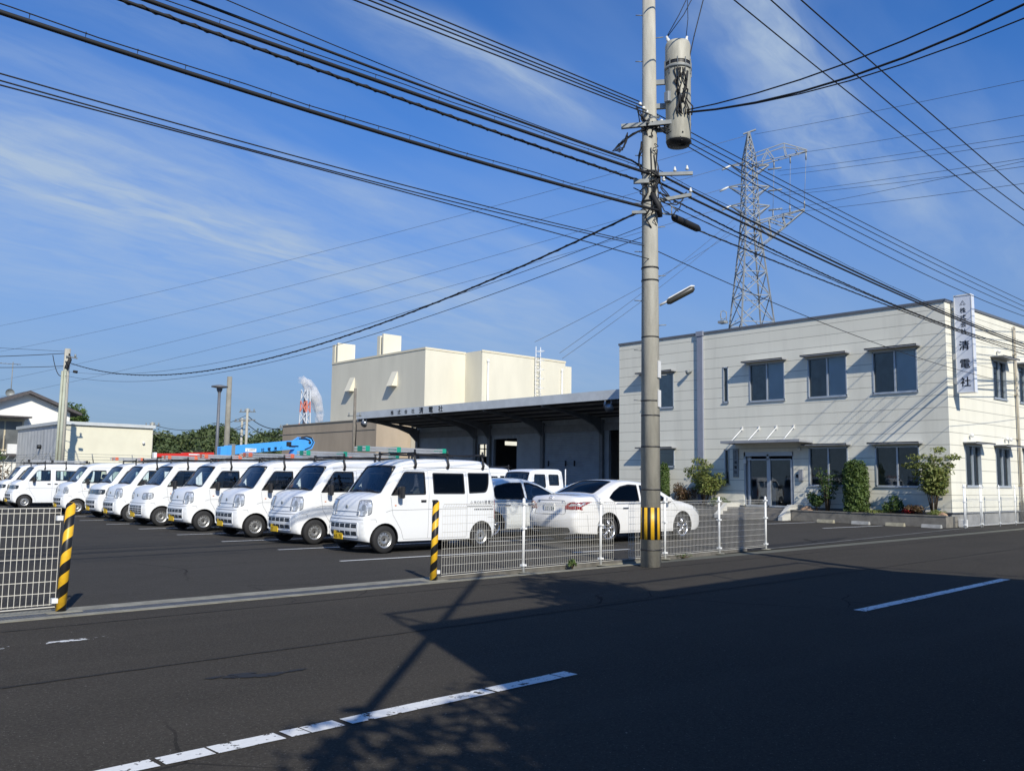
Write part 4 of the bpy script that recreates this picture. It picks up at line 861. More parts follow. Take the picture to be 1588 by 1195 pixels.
# planters
M_BLOCK = mat('planter_concrete_block', (.22, .205, .175), .9, var=.3, vscale=4, bump=.3); M_SOIL = mat('planter_soil', (.07, .055, .04), .95, var=.4, vscale=8, bump=.5)
def planter(y0, y1, x0, label):
    r = thing('planter', label, 'planter', (x0, (y0 + y1) / 2, 0)); b = MB(); b.box((x0, y0, 0), (x0 + .12, y1, .38)); b.box((x0 + .12, y0, 0), (33.3, y0 + .12, .38)); b.box((x0 + .12, y1 - .12, 0), (33.3, y1, .38)); b.box((x0 - .02, y0 - .02, .385), (x0 + .15, y1 + .02, .43)); P_(b, 'block_wall', M_BLOCK, r)
    b = MB(); b.box((x0 + .12, y0 + .12, 0), (33.33, y1 - .12, .34)); P_(b, 'soil', M_SOIL, r)
planter(13.35, 19.38, 32.3, 'low concrete block planter under the two ground floor windows right of the entrance'); planter(22.7, 28.6, 32.3, 'low concrete block planter left of the entrance behind the white sedan')
def rock(x, y, z, s, lab, m):
    bm = bmesh.new(); bmesh.ops.create_icosphere(bm, subdivisions=3, radius=s)
    for v in bm.verts:
        k = 1 + .22 * sin(v.co.x * 9 / s * .4 + 1.7) * cos(v.co.y * 7 / s * .4) + R.uniform(-.05, .05); v.co = Vector((v.co.x * k, v.co.y * k * 1.25, max(v.co.z * k * .75, -.1 * s)))
    me = bpy.data.meshes.new('rock'); bm.to_mesh(me); bm.free(); me.materials.append(m); o = bpy.data.objects.new('rock', me); COL.objects.link(o); o.location = (x, y, z); tag(o, lab, 'rock')
M_ROCK = mat('tan_garden_rock', (.42, .27, .17), .9, var=.4, vscale=5, bump=.5); rock(32.65, 18.85, .38, .25, 'tan rounded rock in the planter just right of the entrance steps', M_ROCK); rock(32.6, 22.9, .40, .30, 'pale rock beside the left cheek wall of the entrance steps', mat('pale_garden_rock', (.38, .35, .29), .9, var=.4, vscale=5, bump=.5)); rock(32.7, 13.65, .4, .16, 'small beige rock at the right end of the planter under the multi stemmed shrub', M_ROCK)
for i, (y, yel) in enumerate([(17.65, 1), (16.25, 0), (14.95, 1), (13.66, 0)]):
    b = MB(); b.prism([(-.09, 0), (.09, 0), (.06, .12), (-.06, .12)], -.33, .33, 'y'); wm = mat('yellow_wheel_stop' if yel else 'grey_wheel_stop', (.40, .37, .27) if yel else (.40, .40, .38), .85, var=.35, vscale=5)
    solo(MBshift(b, (31.85, y, 0)), 'wheel_stop', wm, ['yellowed concrete wheel stop nearest the entrance steps', 'pale concrete wheel stop between the two yellowed ones', 'yellowed concrete wheel stop in front of the multi stemmed shrub', 'pale concrete wheel stop at the right end, by the planter corner'][i], 'wheel stop', (31.85, y, 0), 'wheel stops in front of the office planter')
b = MB(); b.rbox((33.25, 13.1, 0), (33.55, 13.32, .28), .02); solo(b, 'utility_box', M_WHITE, 'small pale utility box on the ground at the right corner of the office', 'utility box', (33.4, 13.2, 0))
# ------------------------------------------------------------------ mesh fences
def mesh_fence(name, label, P0, dirv, spans, h, mats, z0=.06, vgap=.05, hn=9, posts=None, wire=.0026, gaps=(), flare=True, foot=True, wmat=None):
    """posts at given distances along the line; each span a welded mesh panel"""
    root = thing(name, label, 'fence', (P0[0], P0[1], 0)); d = Vector((dirv[0], dirv[1], 0)).normalized(); nrm = Vector((-d.y, d.x, 0)); o = Vector((P0[0], P0[1], 0))
    for t in (posts if posts is not None else sorted({q for s in spans for q in s})):
        p = o + d * t; b = MB(); b.cyl(p + Vector((0, 0, 0)), p + Vector((0, 0, h + .06)), .024, n=10); b.lathe([(.001, h + .085), (.026, h + .06), (.026, h + .05)], tuple(p), 'z', 10)
        for z in (.10, h * .62, h - .03): b.box((p.x - .045, p.y - .035, z), (p.x + .045, p.y + .035, z + .03))
        P_(b, 'post', mats, root)
        if foot: b = MB(); b.lathe([(.001, .012), (.10, .012), (.11, 0)], tuple(p), 'z', 12); P_(b, 'post_base', M_GUT, root)
    for a, c in spans:
        b = MB(); n = max(2, int((c - a - .06) / vgap)); x0 = a + .03
        for k in range(n + 1):
            t = x0 + (c - a - .06) * k / n; p = o + d * t
            b.tube([p + Vector((0, 0, z0 + .02)) - nrm * .0, p + Vector((0, 0, h - .05)), p + Vector((0, 0, h)) - nrm * (.035 if flare else 0)], wire, 3, caps=False, smooth=False)
        for k in range(hn):
            z = z0 + .03 + (h - .08 - z0) * k / (hn - 1); b.tube([o + d * x0 + Vector((0, 0, z)), o + d * (c - .03) + Vector((0, 0, z))], wire * 1.25, 3, caps=False, smooth=False)
        b.tube([o + d * x0 + Vector((0, 0, h)) - nrm * (.035 if flare else 0), o + d * (c - .03) + Vector((0, 0, h)) - nrm * (.035 if flare else 0)], wire * 1.5, 4, caps=False)
        b.tube([o + d * x0 + Vector((0, 0, z0)), o + d * (c - .03) + Vector((0, 0, z0))], wire * 2.0, 4, caps=False); P_(b, 'mesh_panel', wmat or mats, root)
    return root
fd_ = (cos(radians(4.61)), sin(radians(4.61)))
mesh_fence('mesh_fence', 'white wire mesh fence in front of the white sedan, running behind the concrete pole', (9.75, 10.64), fd_, [(-1.78, 0), (0, 2), (2, 2.40), (2.80, 4), (4, 6), (6, 8)], 1.10, (M_FENCEW), posts=[0, 2, 4, 6, 8], wmat=M_FENCE)
mesh_fence('mesh_fence', 'cream wire mesh fence at the left edge, ending at the striped guard', (2.83, 10.42), (-1, -.045), [(0, 2), (2, 4)], 1.10, M_FENCE, posts=[2, 4], vgap=.056, hn=9, wire=.0034, flare=False)
mesh_fence('gate_fence', 'white mesh fence with a swing gate beside the right wall of the office', (32.75, 12.9), (1, .01), [(.06, 1.5), (1.63, 3.3), (3.3, 4.95), (4.95, 6.6), (6.6, 8.3), (8.3, 10)], 1.45, M_FENCEW, posts=[0, .1, 1.47, 1.6, 3.3, 4.95, 6.6, 8.3, 10], vgap=.10, hn=4, wire=.0035, flare=False, foot=False)
M_STRIPE = None
def stripes(name, pitch, ang=True, vertical=False):
    m = bpy.data.materials.new(name); m.use_nodes = True; t = NT(m.node_tree); b = t.n['Principled BSDF']; v = t.add('ShaderNodeTexCoord').outputs['Object']; s = t.add('ShaderNodeSeparateXYZ', i_0=v)
    a = t.m('ARCTAN2', s.outputs[1], s.outputs[0])
    if vertical: k = t.m('FRACT', t.m('MULTIPLY', a, pitch / (2 * pi)))
    else: k = t.m('FRACT', t.m('ADD', t.m('DIVIDE', s.outputs[2], pitch), t.m('MULTIPLY', a, -1 / (2 * pi))))
    f = t.m('GREATER_THAN', k, .5); nz = t.ramp(t.noise(v, 22, 4), .35, .75); y = t.mix(nz, (.80, .47, .02, 1), (.68, .38, .02, 1))
    t.put(b.inputs['Base Color'], t.mix(f, (.012, .012, .012, 1), y)); b.inputs['Roughness'].default_value = .45; return m
M_STR = stripes('yellow_black_diagonal_stripes', .235); M_STRV = stripes('yellow_black_upright_bands', 9, vertical=True)
def guard(x, y, lean, label):
    r = thing('striped_post_guard', label, 'post guard', (x, y, 0)); b = MB(); h = 1.13
    b.tube([(0, 0, .0), (lean * .5, 0, h * .5), (lean, 0, h)], [.052, .05, .05], 16); b.lathe([(.05, h), (.035, h + .025), (.001, h + .035)], (lean, 0, 0), 'z', 16); b.build('striped_sleeve', M_STR, r)
    b = MB(); b.rbox((-.16, -.12, 0), (.2, .13, .012), .01); b.build('base_slab', M_GUT, r)
    for z in (.10, .97): c = MB(); sx = 1 if x > 5 else -1; c.box((min(.04 * sx, .10 * sx), -.03, z), (max(.04 * sx, .10 * sx), .03, z + .05)); c.build('clamp', M_FENCEW, r)
guard(2.86, 10.42, .035, 'yellow and black striped guard on the left side of the lot entrance'); guard(7.86, 10.50, .02, 'yellow and black striped guard on the right side of the lot entrance')
# ------------------------------------------------------------------ utility pole with transformer
PX, PY = 12.29, 10.12
UP = thing('utility_pole', 'tall concrete utility pole with grey transformer and a striped yellow black band', 'utility pole', (PX, PY, 0))
b = MB(); b.tube([(PX, PY, 0), (PX, PY, 6), (PX - .02, PY, 12.4)], [.178, .145, .107], 28); P_(b, 'shaft', M_CONC, UP)
b = MB(); b.lathe([(.175, .47), (.181, .471), (.1735, 1.02), (.168, 1.021)], (PX, PY, 0), 'z', 36); P_(b, 'striped_band', M_STRV, UP)
for z in (.28, 1.32, 2.07, 2.62, 2.88, 4.02, 5.05, 5.28): b = MB(); b.lathe([(.16, z), (.182 - z * .0055, z), (.182 - z * .0055, z + .022), (.16, z + .022)], (PX, PY, 0), 'z', 24); P_(b, 'steel_strap', M_BLKPL, UP)
z = 2.9; k = 0
while z < 12:
    sd_ = (-1) ** k; b = MB(); a = radians(132 if sd_ > 0 else -48); rr = .178 - z * .0055; b.cyl((PX + rr * .8 * cos(a), PY + rr * .8 * sin(a), z), (PX + (rr + .13) * cos(a), PY + (rr + .13) * sin(a), z + .01), .009, n=6); P_(b, 'step_bolt', M_GALV, UP); z += .45; k += 1
for z in (2.78, 3.30):
    b = MB(); a = radians(-75); c = Vector((PX + .172 * cos(a), PY + .172 * sin(a), z)); M = Matrix.Translation(c) @ Matrix.Rotation(a, 4, 'Z'); b.box((-.01, -.05, 0), (.012, .05, .30), M=M); P_(b, 'name_tag', M_WHITE, UP)
b = MB(); b.tube([(PX + .12, PY - .12, 4.62), (PX + .22, PY - .25, 4.70), (PX + .30, PY - .33, 4.78)], .022, 8); lampb = P_(b, 'lamp_arm', M_WHITE, UP)
b = MB(); d_ = Vector((.52, -.62, .44)).normalized(); p = Vector((PX + .20, PY - .22, 4.66)); b.tube([p, p + d_ * .05, p + d_ * .50, p + d_ * .55], [.03, .055, .06, .03], 10); P_(b, 'street_light_tube', mat('shaded_lamp_diffuser', (.05, .048, .04), .4, var=.1), lampb)  # shade of the down-facing tube is put into its dark colour
b = MB(); b.tube([p + Vector((0, 0, .045)), p + d_ * .05 + Vector((0, 0, .06)), p + d_ * .5 + Vector((0, 0, .06)), p + d_ * .56 + Vector((0, 0, .03))], [.012, .02, .022, .012], 8); P_(b, 'lamp_cover', M_WHITE, lampb)
TX, TY = 12.62, 9.72
b = MB(); b.lathe([(.001, 7.55), (.18, 7.58), (.226, 7.68), (.232, 8.9), (.232, 9.05)], (TX, TY, 0), 'z', 28); b.lathe([(.232, 9.12), (.232, 9.45), (.215, 9.51), (.001, 9.53)], (TX, TY, 0), 'z', 28)
tf = P_(b, 'transformer', mat('transformer_paint', (.46, .44, .36), .55, var=.25, vscale=4, stretch=(3, 3, .6)), UP)
b = MB(); b.lathe([(.222, 9.04), (.222, 9.13)], (TX, TY, 0), 'z', 28); b.lathe([(.001, 7.545), (.20, 7.56), (.229, 7.64)], (TX, TY, 0), 'z', 28); P_(b, 'transformer_seam', M_BLKPL, tf)
b = MB()
for k in range(10): a = k * 2 * pi / 10; b.box((TX + .232 * cos(a) - .012, TY + .232 * sin(a) - .012, 8.88), (TX + .25 * cos(a) + .012, TY + .25 * sin(a) + .012, 9.16))
b.lathe([(.232, 8.98), (.25, 8.98), (.25, 9.03), (.232, 9.03)], (TX, TY, 0), 'z', 28); P_(b, 'lid_clamps', M_GALV, tf)
for dx, dy, lean in ((-.06, .07, -.05), (.09, -.06, .03)):
    b = MB(); q = Vector((TX + dx, TY + dy, 9.50)); b.tube([q, q + Vector((lean, -lean, .05)), q + Vector((lean, -lean, .06)), q + Vector((lean * 1.3, -lean * 1.3, .10)), q + Vector((lean * 1.3, -lean * 1.3, .11)), q + Vector((lean * 1.6, -lean * 1.6, .16))], [.04, .04, .028, .036, .024, .02], 10); P_(b, 'bushing', M_CERAM, tf)
def beam(mb, p, q, w_, h, mi=0):
    p, q = Vector(p), Vector(q); d = (q - p).normalized(); s = d.cross(Vector((0, 0, 1)))
    if s.length < .01: s = Vector((1, 0, 0))
    s.normalize(); u = s.cross(d); vs = []
    for c in (p, q):
        for a, e in ((-1, -1), (1, -1), (1, 1), (-1, 1)): vs.append(c + s * a * w_ / 2 + u * e * h / 2)
    mb.add(vs, [(0, 3, 2, 1), (4, 5, 6, 7), (0, 1, 5, 4), (1, 2, 6, 5), (2, 3, 7, 6), (3, 0, 4, 7)], mi)
def arm(z, t0, t1, off=(0, 0), dr=(.66, -.75), tilt=0, w_=.075):
    d = Vector((dr[0], dr[1], 0)).normalized(); c = Vector((PX + off[0], PY + off[1], z)); b = MB(); beam(b, c + d * t0 - Vector((0, 0, tilt * -t0)), c + d * t1 + Vector((0, 0, tilt * t1)), w_, w_); return P_(b, 'crossarm', M_GALV, UP)
ca1 = arm(7.93, -.52, .62, (-.12, -.11), tilt=.06); ca2 = arm(7.05, -.05, .62, (.12, -.1), tilt=.0, w_=.06); ca3 = arm(6.86, -.30, -.02, (-.12, -.11), w_=.07); ca4 = arm(6.55, 0, .62, (.1, -.08), tilt=.16, w_=.06); ca5 = arm(6.30, -.32, -.05, (-.10, -.08), w_=.05)
ca6 = arm(11.2, -.1, 2.9, (0, .1), dr=(.1, -1), w_=.08)
for z, q in ((8.32, .07), (8.78, .05), (7.88, .05)): b = MB(); beam(b, (PX, PY, z), (TX - .1, TY + .1, z), q, .09); P_(b, 'transformer_bracket', M_GALV, UP)
for q in [(.52, 7.12), (.30, 7.10), (.58, 6.70), (.1, 6.92)]:
    b = MB(); x, y = PX + .12 + .66 * q[0], PY - .1 - .75 * q[0]; b.tube([(x, y, q[1]), (x, y, q[1] + .03), (x, y, q[1] + .04), (x, y, q[1] + .08)], [.03, .03, .02, .015], 8); P_(b, 'insulator', M_CERAM, UP)
for k in range(4):
    for s_ in (-1, 1):
        b = MB(); x, y, z = PX + s_ * .16, PY - .15 + .08 * k, 8.06 + .10 * k; b.tube([(x, y, z - .03), (x, y, z - .015), (x, y, z + .015), (x, y, z + .03)], [.02, .032, .032, .02], 8); P_(b, 'spool_insulator', M_CERAM, UP)
rg = random.Random(5)
def loop(a, c, sag, r, n=8, jit=0):
    a, c = Vector(a), Vector(c); pts = []
    for i in range(n + 1):
        t = i / n; p = a + (c - a) * t; p.z -= sag * 4 * t * (1 - t); 
        if 0 < i < n: p += Vector((rg.uniform(-jit, jit), rg.uniform(-jit, jit), rg.uniform(-jit, jit)))
        pts.append(p)
    return pts
b = MB()
for k in range(7): b.tube(loop((PX - .18, PY - .02 + .03 * k, 8.05 + .05 * k), (PX + rg.uniform(-.25, .1), PY - .17, 7.9 + rg.uniform(-.05, .1)), rg.uniform(.1, .35), .012, jit=.03), .011, 5)
for k in range(9): b.tube(loop((PX - .02 + .05 * k, PY - .2 - .045 * k, 7.98), (TX - .1 + .03 * k, TY - .17, 7.75 + rg.uniform(-.1, .9)), rg.uniform(.05, .35), .012, jit=.04), .012, 5)
for k in range(6): b.tube(loop((TX + .16 + rg.uniform(-.05, .05), TY - .12, 8.14), (TX - .2 + .06 * k, TY - .20, 7.72 + rg.uniform(-.1, .1)), rg.uniform(.1, .3), .011, jit=.03), .011, 5)
for k in range(6): b.tube(loop((PX - .15, PY - .1, 7.85), (PX - .42 - .02 * k, PY + .35 + .02 * k, 7.62 - .03 * k), -.05, .01, jit=.02) + loop((PX - .42 - .02 * k, PY + .35, 7.55 - .02 * k), (PX - .36, PY + .22, 7.8), .14, .01, jit=.02), .009, 4)
for k in range(8):
    a = rg.uniform(-2.6, .6); c = rg.uniform(-2.6, .6); z0_, z1_ = rg.uniform(7.0, 7.8), rg.uniform(6.2, 7.0); b.tube([(PX + .16 * cos(a + (c - a) * i / 6), PY + .16 * sin(a + (c - a) * i / 6), z0_ + (z1_ - z0_) * i / 6) for i in range(7)], .010, 5)
b.tube([(TX - .10, TY - .2, 8.85), (TX - .22, TY - .1, 8.7), (TX - .18, TY - .16, 8.45), (TX - .16, TY - .18, 8.1)], .03, 6); b.tube([(TX - .02, TY - .22, 8.9), (TX - .07, TY - .22, 8.6), (TX - .15, TY - .2, 8.3)], .03, 6)
for p_, q_2, w_2 in (((12.23, 10.50, 7.394), (12.24, 10.25, 7.233), .018), ((12.21, 10.65, 7.497), (12.3, 10.25, 7.25), .007), ((12.24, 10.25, 6.928), (12.24, 10.25, 6.888), .015)):
    b.tube([p_, (p_[0] + .12, p_[1] - .05, p_[2] - .06), (q_2[0] + .25, q_2[1] + .02, q_2[2]), (q_2[0] + .4, q_2[1] + .03, q_2[2] - .02)], w_2, 6)
b.tube([(12.26, 10.05, 7.017), (12.10, 9.93, 7.0), (12.32, 9.92, 6.96), (12.46, 10.04, 6.93)], .024, 6)
for k in range(10):
    a = rg.uniform(2.4, 5.6); z0_ = rg.uniform(6.2, 8.0); rr_ = .15; dz_ = rg.uniform(.15, .6); b.tube([(PX + (rr_ + .05 * sin(pi * i / 7)) * cos(a + .35 * sin(i)), PY + (rr_ + .05 * sin(pi * i / 7)) * sin(a + .35 * sin(i)), z0_ - dz_ * i / 7) for i in range(8)], rg.choice([.008, .012, .016]), 5)
for k in range(5): b.tube(loop((PX + .1, PY - .16, 6.9 - .1 * k), (PX + .5 - .04 * k, PY - .45, 6.72 - .06 * k), rg.uniform(.08, .25), .012, jit=.02), .011, 5)
for z in (7.93, 7.86, 7.05, 6.86, 6.5): b.lathe([(.148, z), (.158, z), (.158, z + .03), (.148, z + .03)], (PX, PY, 0), 'z', 20)
for k in range(6): b.tube(loop((TX - .24 + .03 * k, TY - .02 * k - .12, 8.95), (TX - .25 + .05 * k, TY - .15 - .03 * k, 8.05), .0, .01, jit=.045), .013, 5)
P_(b, 'cable_bundle', M_CABLE, UP)
b = MB(); b.rbox((TX - .30, TY - .02, 8.32), (TX - .2, TY + .1, 8.52), .02); P_(b, 'cutout_switch', mat('grey_switch_box', (.22, .24, .26), .5), UP)
b = MB(); b.tube([(12.88, 10.08, 6.37), (12.93, 10.085, 6.37), (12.98, 10.09, 6.365), (13.72, 10.14, 6.33), (13.78, 10.145, 6.325), (13.84, 10.15, 6.32)], [.02, .05, .07, .07, .05, .02], 14)
P_(b, 'splice_closure', M_CABLE, UP)
b = MB(); beam(b, (PX + .05, PY - .05, 6.33), (12.95, 10.08, 6.42), .03, .03); b.cyl((12.86, 10.07, 6.38), (12.86, 10.07, 6.56), .012, n=6); b.cyl((12.80, 10.05, 6.56), (13.1, 10.1, 6.52), .01, n=6); P_(b, 'closure_bracket', M_GALV, UP)
b = MB(); b.tube([(PX - .10, PY - .14, 6.62), (PX - .02, PY - .22, 6.4), (PX + .02, PY - .22, 6.2)], [.05, .055, .045], 8); P_(b, 'splice_sleeve', M_CABLE, UP)
# ------------------------------------------------------------------ wires: (name, label, group, origin, direction, (a,b,c) of z = a t^2 + b t + c, t0, t1, radius, mesh twist)
def wire(name, label, cat, org, d, co, t0, t1, r, group=None, twist=0, hang=0, m=M_CABLE, step=.8):
    n = max(6, int((t1 - t0) / step)); b = MB(); pts = []
    for i in range(n + 1):
        t = t0 + (t1 - t0) * i / n; pts.append(Vector((org[0] + d[0] * t, org[1] + d[1] * t, co[0] * t * t + co[1] * t + co[2])))
    o = pts[0] if t0 >= 0 else pts[-1]
    b.tube(pts, r, 6)
    if twist:                                  # lashing or a second strand wound round
        q = []; m_ = int((t1 - t0) / (twist / 6)); nn = Vector((-d[1], d[0], 0))
        for i in range(m_ + 1):
            t = t0 + (t1 - t0) * i / m_; a = 2 * pi * (t / twist); c = Vector((org[0] + d[0] * t, org[1] + d[1] * t, co[0] * t * t + co[1] * t + co[2])); q.append(c + nn * (r * 1.15) * cos(a) + Vector((0, 0, r * 1.15 * sin(a))))
        b.tube(q, r * .45, 4)
    if hang:                                   # messenger wire above with hanger rings
        q = [p + Vector((0, 0, r + .05 + .01 * sin(i * 2.1))) for i, p in enumerate(pts)]; b.tube(q, .007, 4)
        t = t0
        while t < t1: c = Vector((org[0] + d[0] * t, org[1] + d[1] * t, co[0] * t * t + co[1] * t + co[2])); b.tube([c - Vector((0, 0, r)), c + Vector((-d[1] * r, d[0] * r, 0)), c + Vector((0, 0, r + .06))], .006, 4); t += hang
    return solo(b, name, m, label, cat, tuple(o), group)
SD = (.9976, .0698); GL = 'cables coming to the pole from the upper left'; GR_ = 'cables leaving the pole to the right over the office'
wire('telephone_cable', 'thick black telephone cable with hanger rings, lowest thick one left of the pole', 'cable', (12.27, 9.90), SD, (.00282, .0812, 6.311), -26, 0, .026, GL, hang=.52)
wire('telephone_cable', 'spirally wrapped black cable, next above the lowest thick one left of the pole', 'cable', (12.24, 10.25), SD, (.0011, .0526, 6.928), -26, 0, .020, GL, twist=.30)
wire('telephone_cable', 'thick smooth black cable with a messenger, between the spiral cable and the plain one', 'cable', (12.26, 10.05), SD, (.00083, .0605, 7.017), -26, 0, .026, GL, hang=1.1)
wire('power_cable', 'plain black cable directly above the thick cables left of the pole', 'cable', (12.23, 10.50), SD, (.00175, .0615, 7.394), -26, 0, .018, GL)
wire('service_wire', 'single thin wire just above the plain black cable left of the pole', 'wire', (12.21, 10.65), SD, (.00393, .0608, 7.497), -26, 0, .007, GL)
for i, (y, bb, c) in enumerate([(9.95, .0783, 8.075), (10.05, .0743, 8.189), (10.15, .0732, 8.307), (10.25, .0689, 8.431)]):
    wire('low_voltage_wire', '%s of the four parallel wires from the top edge to the pole by the transformer' % ('lowest', 'third', 'second', 'topmost')[i], 'wire', (12.25, y), SD, (.0002, bb, c), -26, -.1, .011, 'four parallel wires left of the pole')
for i, (y, co) in enumerate(((10.25, (.0024, .0676, 5.768)), (10.15, (.00273, .0749, 5.699)), (10.05, (-.00069, .0217, 5.435)))):
    wire('service_wire', '%s of the three thin wires low across the left sky to the pole' % ('topmost', 'middle', 'lowest')[i], 'wire', (12.25, y), SD, co, -26, 0, .008, 'three thin low wires left of the pole')
wire('telephone_cable', 'upper thick black cable right of the pole with a pale clamp', 'cable', (12.24, 10.25), SD, (.00127, -.048, 7.233), 0, 34, .022, GR_, hang=1.3)
wire('telephone_cable', 'second thick black cable close under the upper one right of the pole', 'cable', (12.26, 10.05), SD, (.00087, -.0341, 6.932), 0, 34, .022, GR_)
wire('telephone_cable', 'spirally wrapped black cable right of the pole, crossing the office roof edge', 'cable', (12.24, 10.25), SD, (.00236, -.0678, 6.888), 0, 34, .015, GR_, twist=.3)
wire('service_wire', 'thin wavy black wire right of the pole, under the spirally wrapped cable', 'wire', (12.23, 10.45), SD, (.00159, -.0487, 6.856), 0, 34, .010, GR_, twist=1.1)
wire('telephone_cable', 'black cable starting at the long splice closure right of the pole', 'cable', (12.26, 10.05), SD, (.00071, -.0172, 6.33), 1.55, 34, .014, GR_, twist=.4)
wire('service_wire', 'lone thin wire sloping across the office wall from the pole', 'wire', (12.25, 10.15), SD, (.00249, -.0795, 5.697), 0, 34, .008, GR_)
for i, (y, co) in enumerate(((9.95, (.00198, -.0533, 7.868)), (10.05, (.00103, -.0257, 8.004)), (10.15, (.00063, -.0133, 8.174)), (10.25, (.00062, -.0098, 8.36)))):
    wire('low_voltage_wire', '%s of the four parallel wires going right from the transformer past the lattice tower' % ('lowest', 'third', 'second', 'topmost')[i], 'wire', (12.25, y), SD, co, .1, 34, .010, 'four parallel wires right of the transformer')
for nm, (ox, oy), co, lb in (('H1', (12.31, 9.25), (.0012, -.0395, 10.776), 'lowest of the three high wires crossing the upper right sky'), ('H2', (12.37, 8.40), (.00212, -.0553, 10.394), 'middle one of the three high wires crossing the upper right sky'), ('H3', (12.43, 7.65), (.00051, -.0211, 9.909), 'rightmost of the three high wires crossing the upper right sky')):
    wire('high_voltage_wire', lb, 'wire', (ox, oy), SD, co, -30, 34, .014, 'high wires over the street')
QD = (-.0879, -.9961)
wire('service_wire', 'uppermost black cable rising from the transformer to the upper right corner', 'wire', (12.6, 9.7), QD, (.02356, -.191, 8.194), 0, 9.5, .012, 'cables crossing the road from the transformer')
wire('power_cable', 'thick middle black cable rising from the transformer to the upper right corner', 'cable', (12.6, 9.7), QD, (.03232, -.282, 8.169), 0, 9.5, .017, 'cables crossing the road from the transformer')
wire('service_wire', 'lowest black cable rising from the transformer to the right edge', 'wire', (12.6, 9.7), QD, (.0259, -.2725, 8.155), 0, 9.5, .010, 'cables crossing the road from the transformer')
wire('telephone_cable', 'black twisted cable sagging across the lot from the tall pole to the distant left pole', 'cable', (12.25, 10.15), (.0118, .9999), (.00463, -.1584, 6.417), 0, 38.2, .018, None, twist=.5)
wire('service_wire', 'thin wire sagging just below the twisted cable across the lot', 'wire', (12.25, 10.15), (.0118, .9999), (.00331, -.1138, 5.91), 0, 38.2, .007, None)
wire('service_wire', 'faint thin wire sagging just above the twisted cable across the lot', 'wire', (12.25, 10.15), (.0118, .9999), (.00289, -.0969, 6.099), 0, 38.2, .006, None)
for co, r_, lb in (((.00421, -.1076, 7.515), .018, 'black cable from the top of the distant left pole to the left edge'), ((.008, -.09, 6.87), .016, 'lower black cable from the distant left pole to the left edge'), ((-.00065, .0134, 7.62), .009, 'thin wire above the cables from the distant left pole to the left edge')):
    wire('service_wire', lb, 'wire', (12.7, 48.4), (-.8724, .4889), co, 0, 20, r_, None)
b = MB(); b.tube([(12.52, 9.70, 8.05), (12.6, 9.6, 8.6), (12.75, 9.45, 9.6), (12.95, 9.25, 10.74)], .010, 6); b.tube([(12.9, 9.3, 10.45), (12.97, 9.24, 10.8)], .03, 6); solo(b, 'drop_lead', M_CABLE, 'thin black lead climbing past the transformer to the high wire above', 'wire', (12.52, 9.7, 8.05))
b = MB(); b.tube([(TX - .13, TY + .15, 9.66), (TX + .05, TY, 10.1), (TX + .25, TY - .3, 10.85)], .008, 5); b.tube([(TX - .12, TY + .14, 9.66), (TX + .12, TY - .05, 10.1), (TX + .32, TY - .4, 10.85)], .008, 5); b.tube([(TX + .12, TY - .10, 9.66), (TX + .15, TY - .12, 10.0), (TX + .08, TY - .15, 10.9)], .007, 5); P_(b, 'transformer_leads', M_CABLE, UP)
TOW = [('t1', (123.6, 85.0, 54.6), (65.4, 323.4, 40.4)), ('t2', (123.4, 85.3, 50.9), (66.0, 323.3, 31.0)), ('t3', (123.5, 85.1, 47.6), (66.4, 323.3, 25.8)), ('t0', (125.4, 82.3, 59.8), (64.9, 323.6, 48.8)),
       ('s1', (124.9, 83.1, 46.5), (66.8, 67.5, 15.1)), ('s2', (124.3, 84.0, 44.3), (67.0, 67.3, 14.5)), ('s3', (124.0, 84.5, 43.0), (64.9, 69.4, 16.3)),
       ('r0', (126.1, 81.2, 59.9), (104.9, 33.1, 46.8)), ('r1', (130.2, 74.5, 56.0), (104.8, 33.3, 42.8)), ('r2', (128.0, 78.1, 53.2), (104.8, 33.4, 40.5)), ('r3', (128.2, 77.8, 52.4), (104.8, 33.4, 39.8)), ('r4', (128.3, 77.8, 49.4), (104.8, 33.5, 37.9)), ('r5', (128.3, 77.8, 49.0), (104.8, 33.5, 37.0)), ('r6', (128.2, 77.8, 46.4), (104.8, 33.5, 37.6)), ('r7', (128.2, 77.8, 45.9), (104.8, 33.6, 35.1))]
TL = {'t': ('faint thin conductor running from the lattice tower down across the left sky', 'tower conductors going left'), 's': ('faint steep conductor from the lattice tower down to the roof of the windowless cream building', 'tower conductors down to the cream building'), 'r': ('faint thin conductor running from the lattice tower to the right edge', 'tower conductors going right')}
NM = {'t1': 'from the upper left arm', 't2': 'from the middle left arm', 't3': 'from the lower left arm', 't0': 'from the very tip', 's1': 'right one', 's2': 'middle one', 's3': 'left one', 'r0': 'from the very tip', 'r1': 'from the outer end of the top side boom', 'r2': 'upper one, from the upper right arm', 'r3': 'lower one, from the upper right arm', 'r4': 'upper one, from the middle right arm', 'r5': 'lower one, from the middle right arm', 'r6': 'upper one, from the lower right arm', 'r7': 'lower one, from the lower right arm'}
TL = {'t': ('faint tower conductor across the left sky, ', 'tower conductors going left'), 's': ('steep tower conductor down to the cream building, ', 'tower conductors down to the cream building'), 'r': ('tower conductor to the right edge, ', 'tower conductors going right')}
for k, a, c in TOW:
    a, c = Vector(a), Vector(c); e = c + (c - a) * (.8 if k[0] == 'r' else 0); sg_ = 2.0 if k[0] == 't' else .5; pts = []
    for i in range(13):
        t = i / 12; p = a + (e - a) * t; p.z -= sg_ * 4 * t * (1 - t); pts.append(p)
    b = MB(); b.tube(pts, .028 if k[0] != 't' else .035, 4); solo(b, 'tower_conductor', M_CABLEG, TL[k[0]][0] + NM[k], 'wire', tuple(a), TL[k[0]][1])
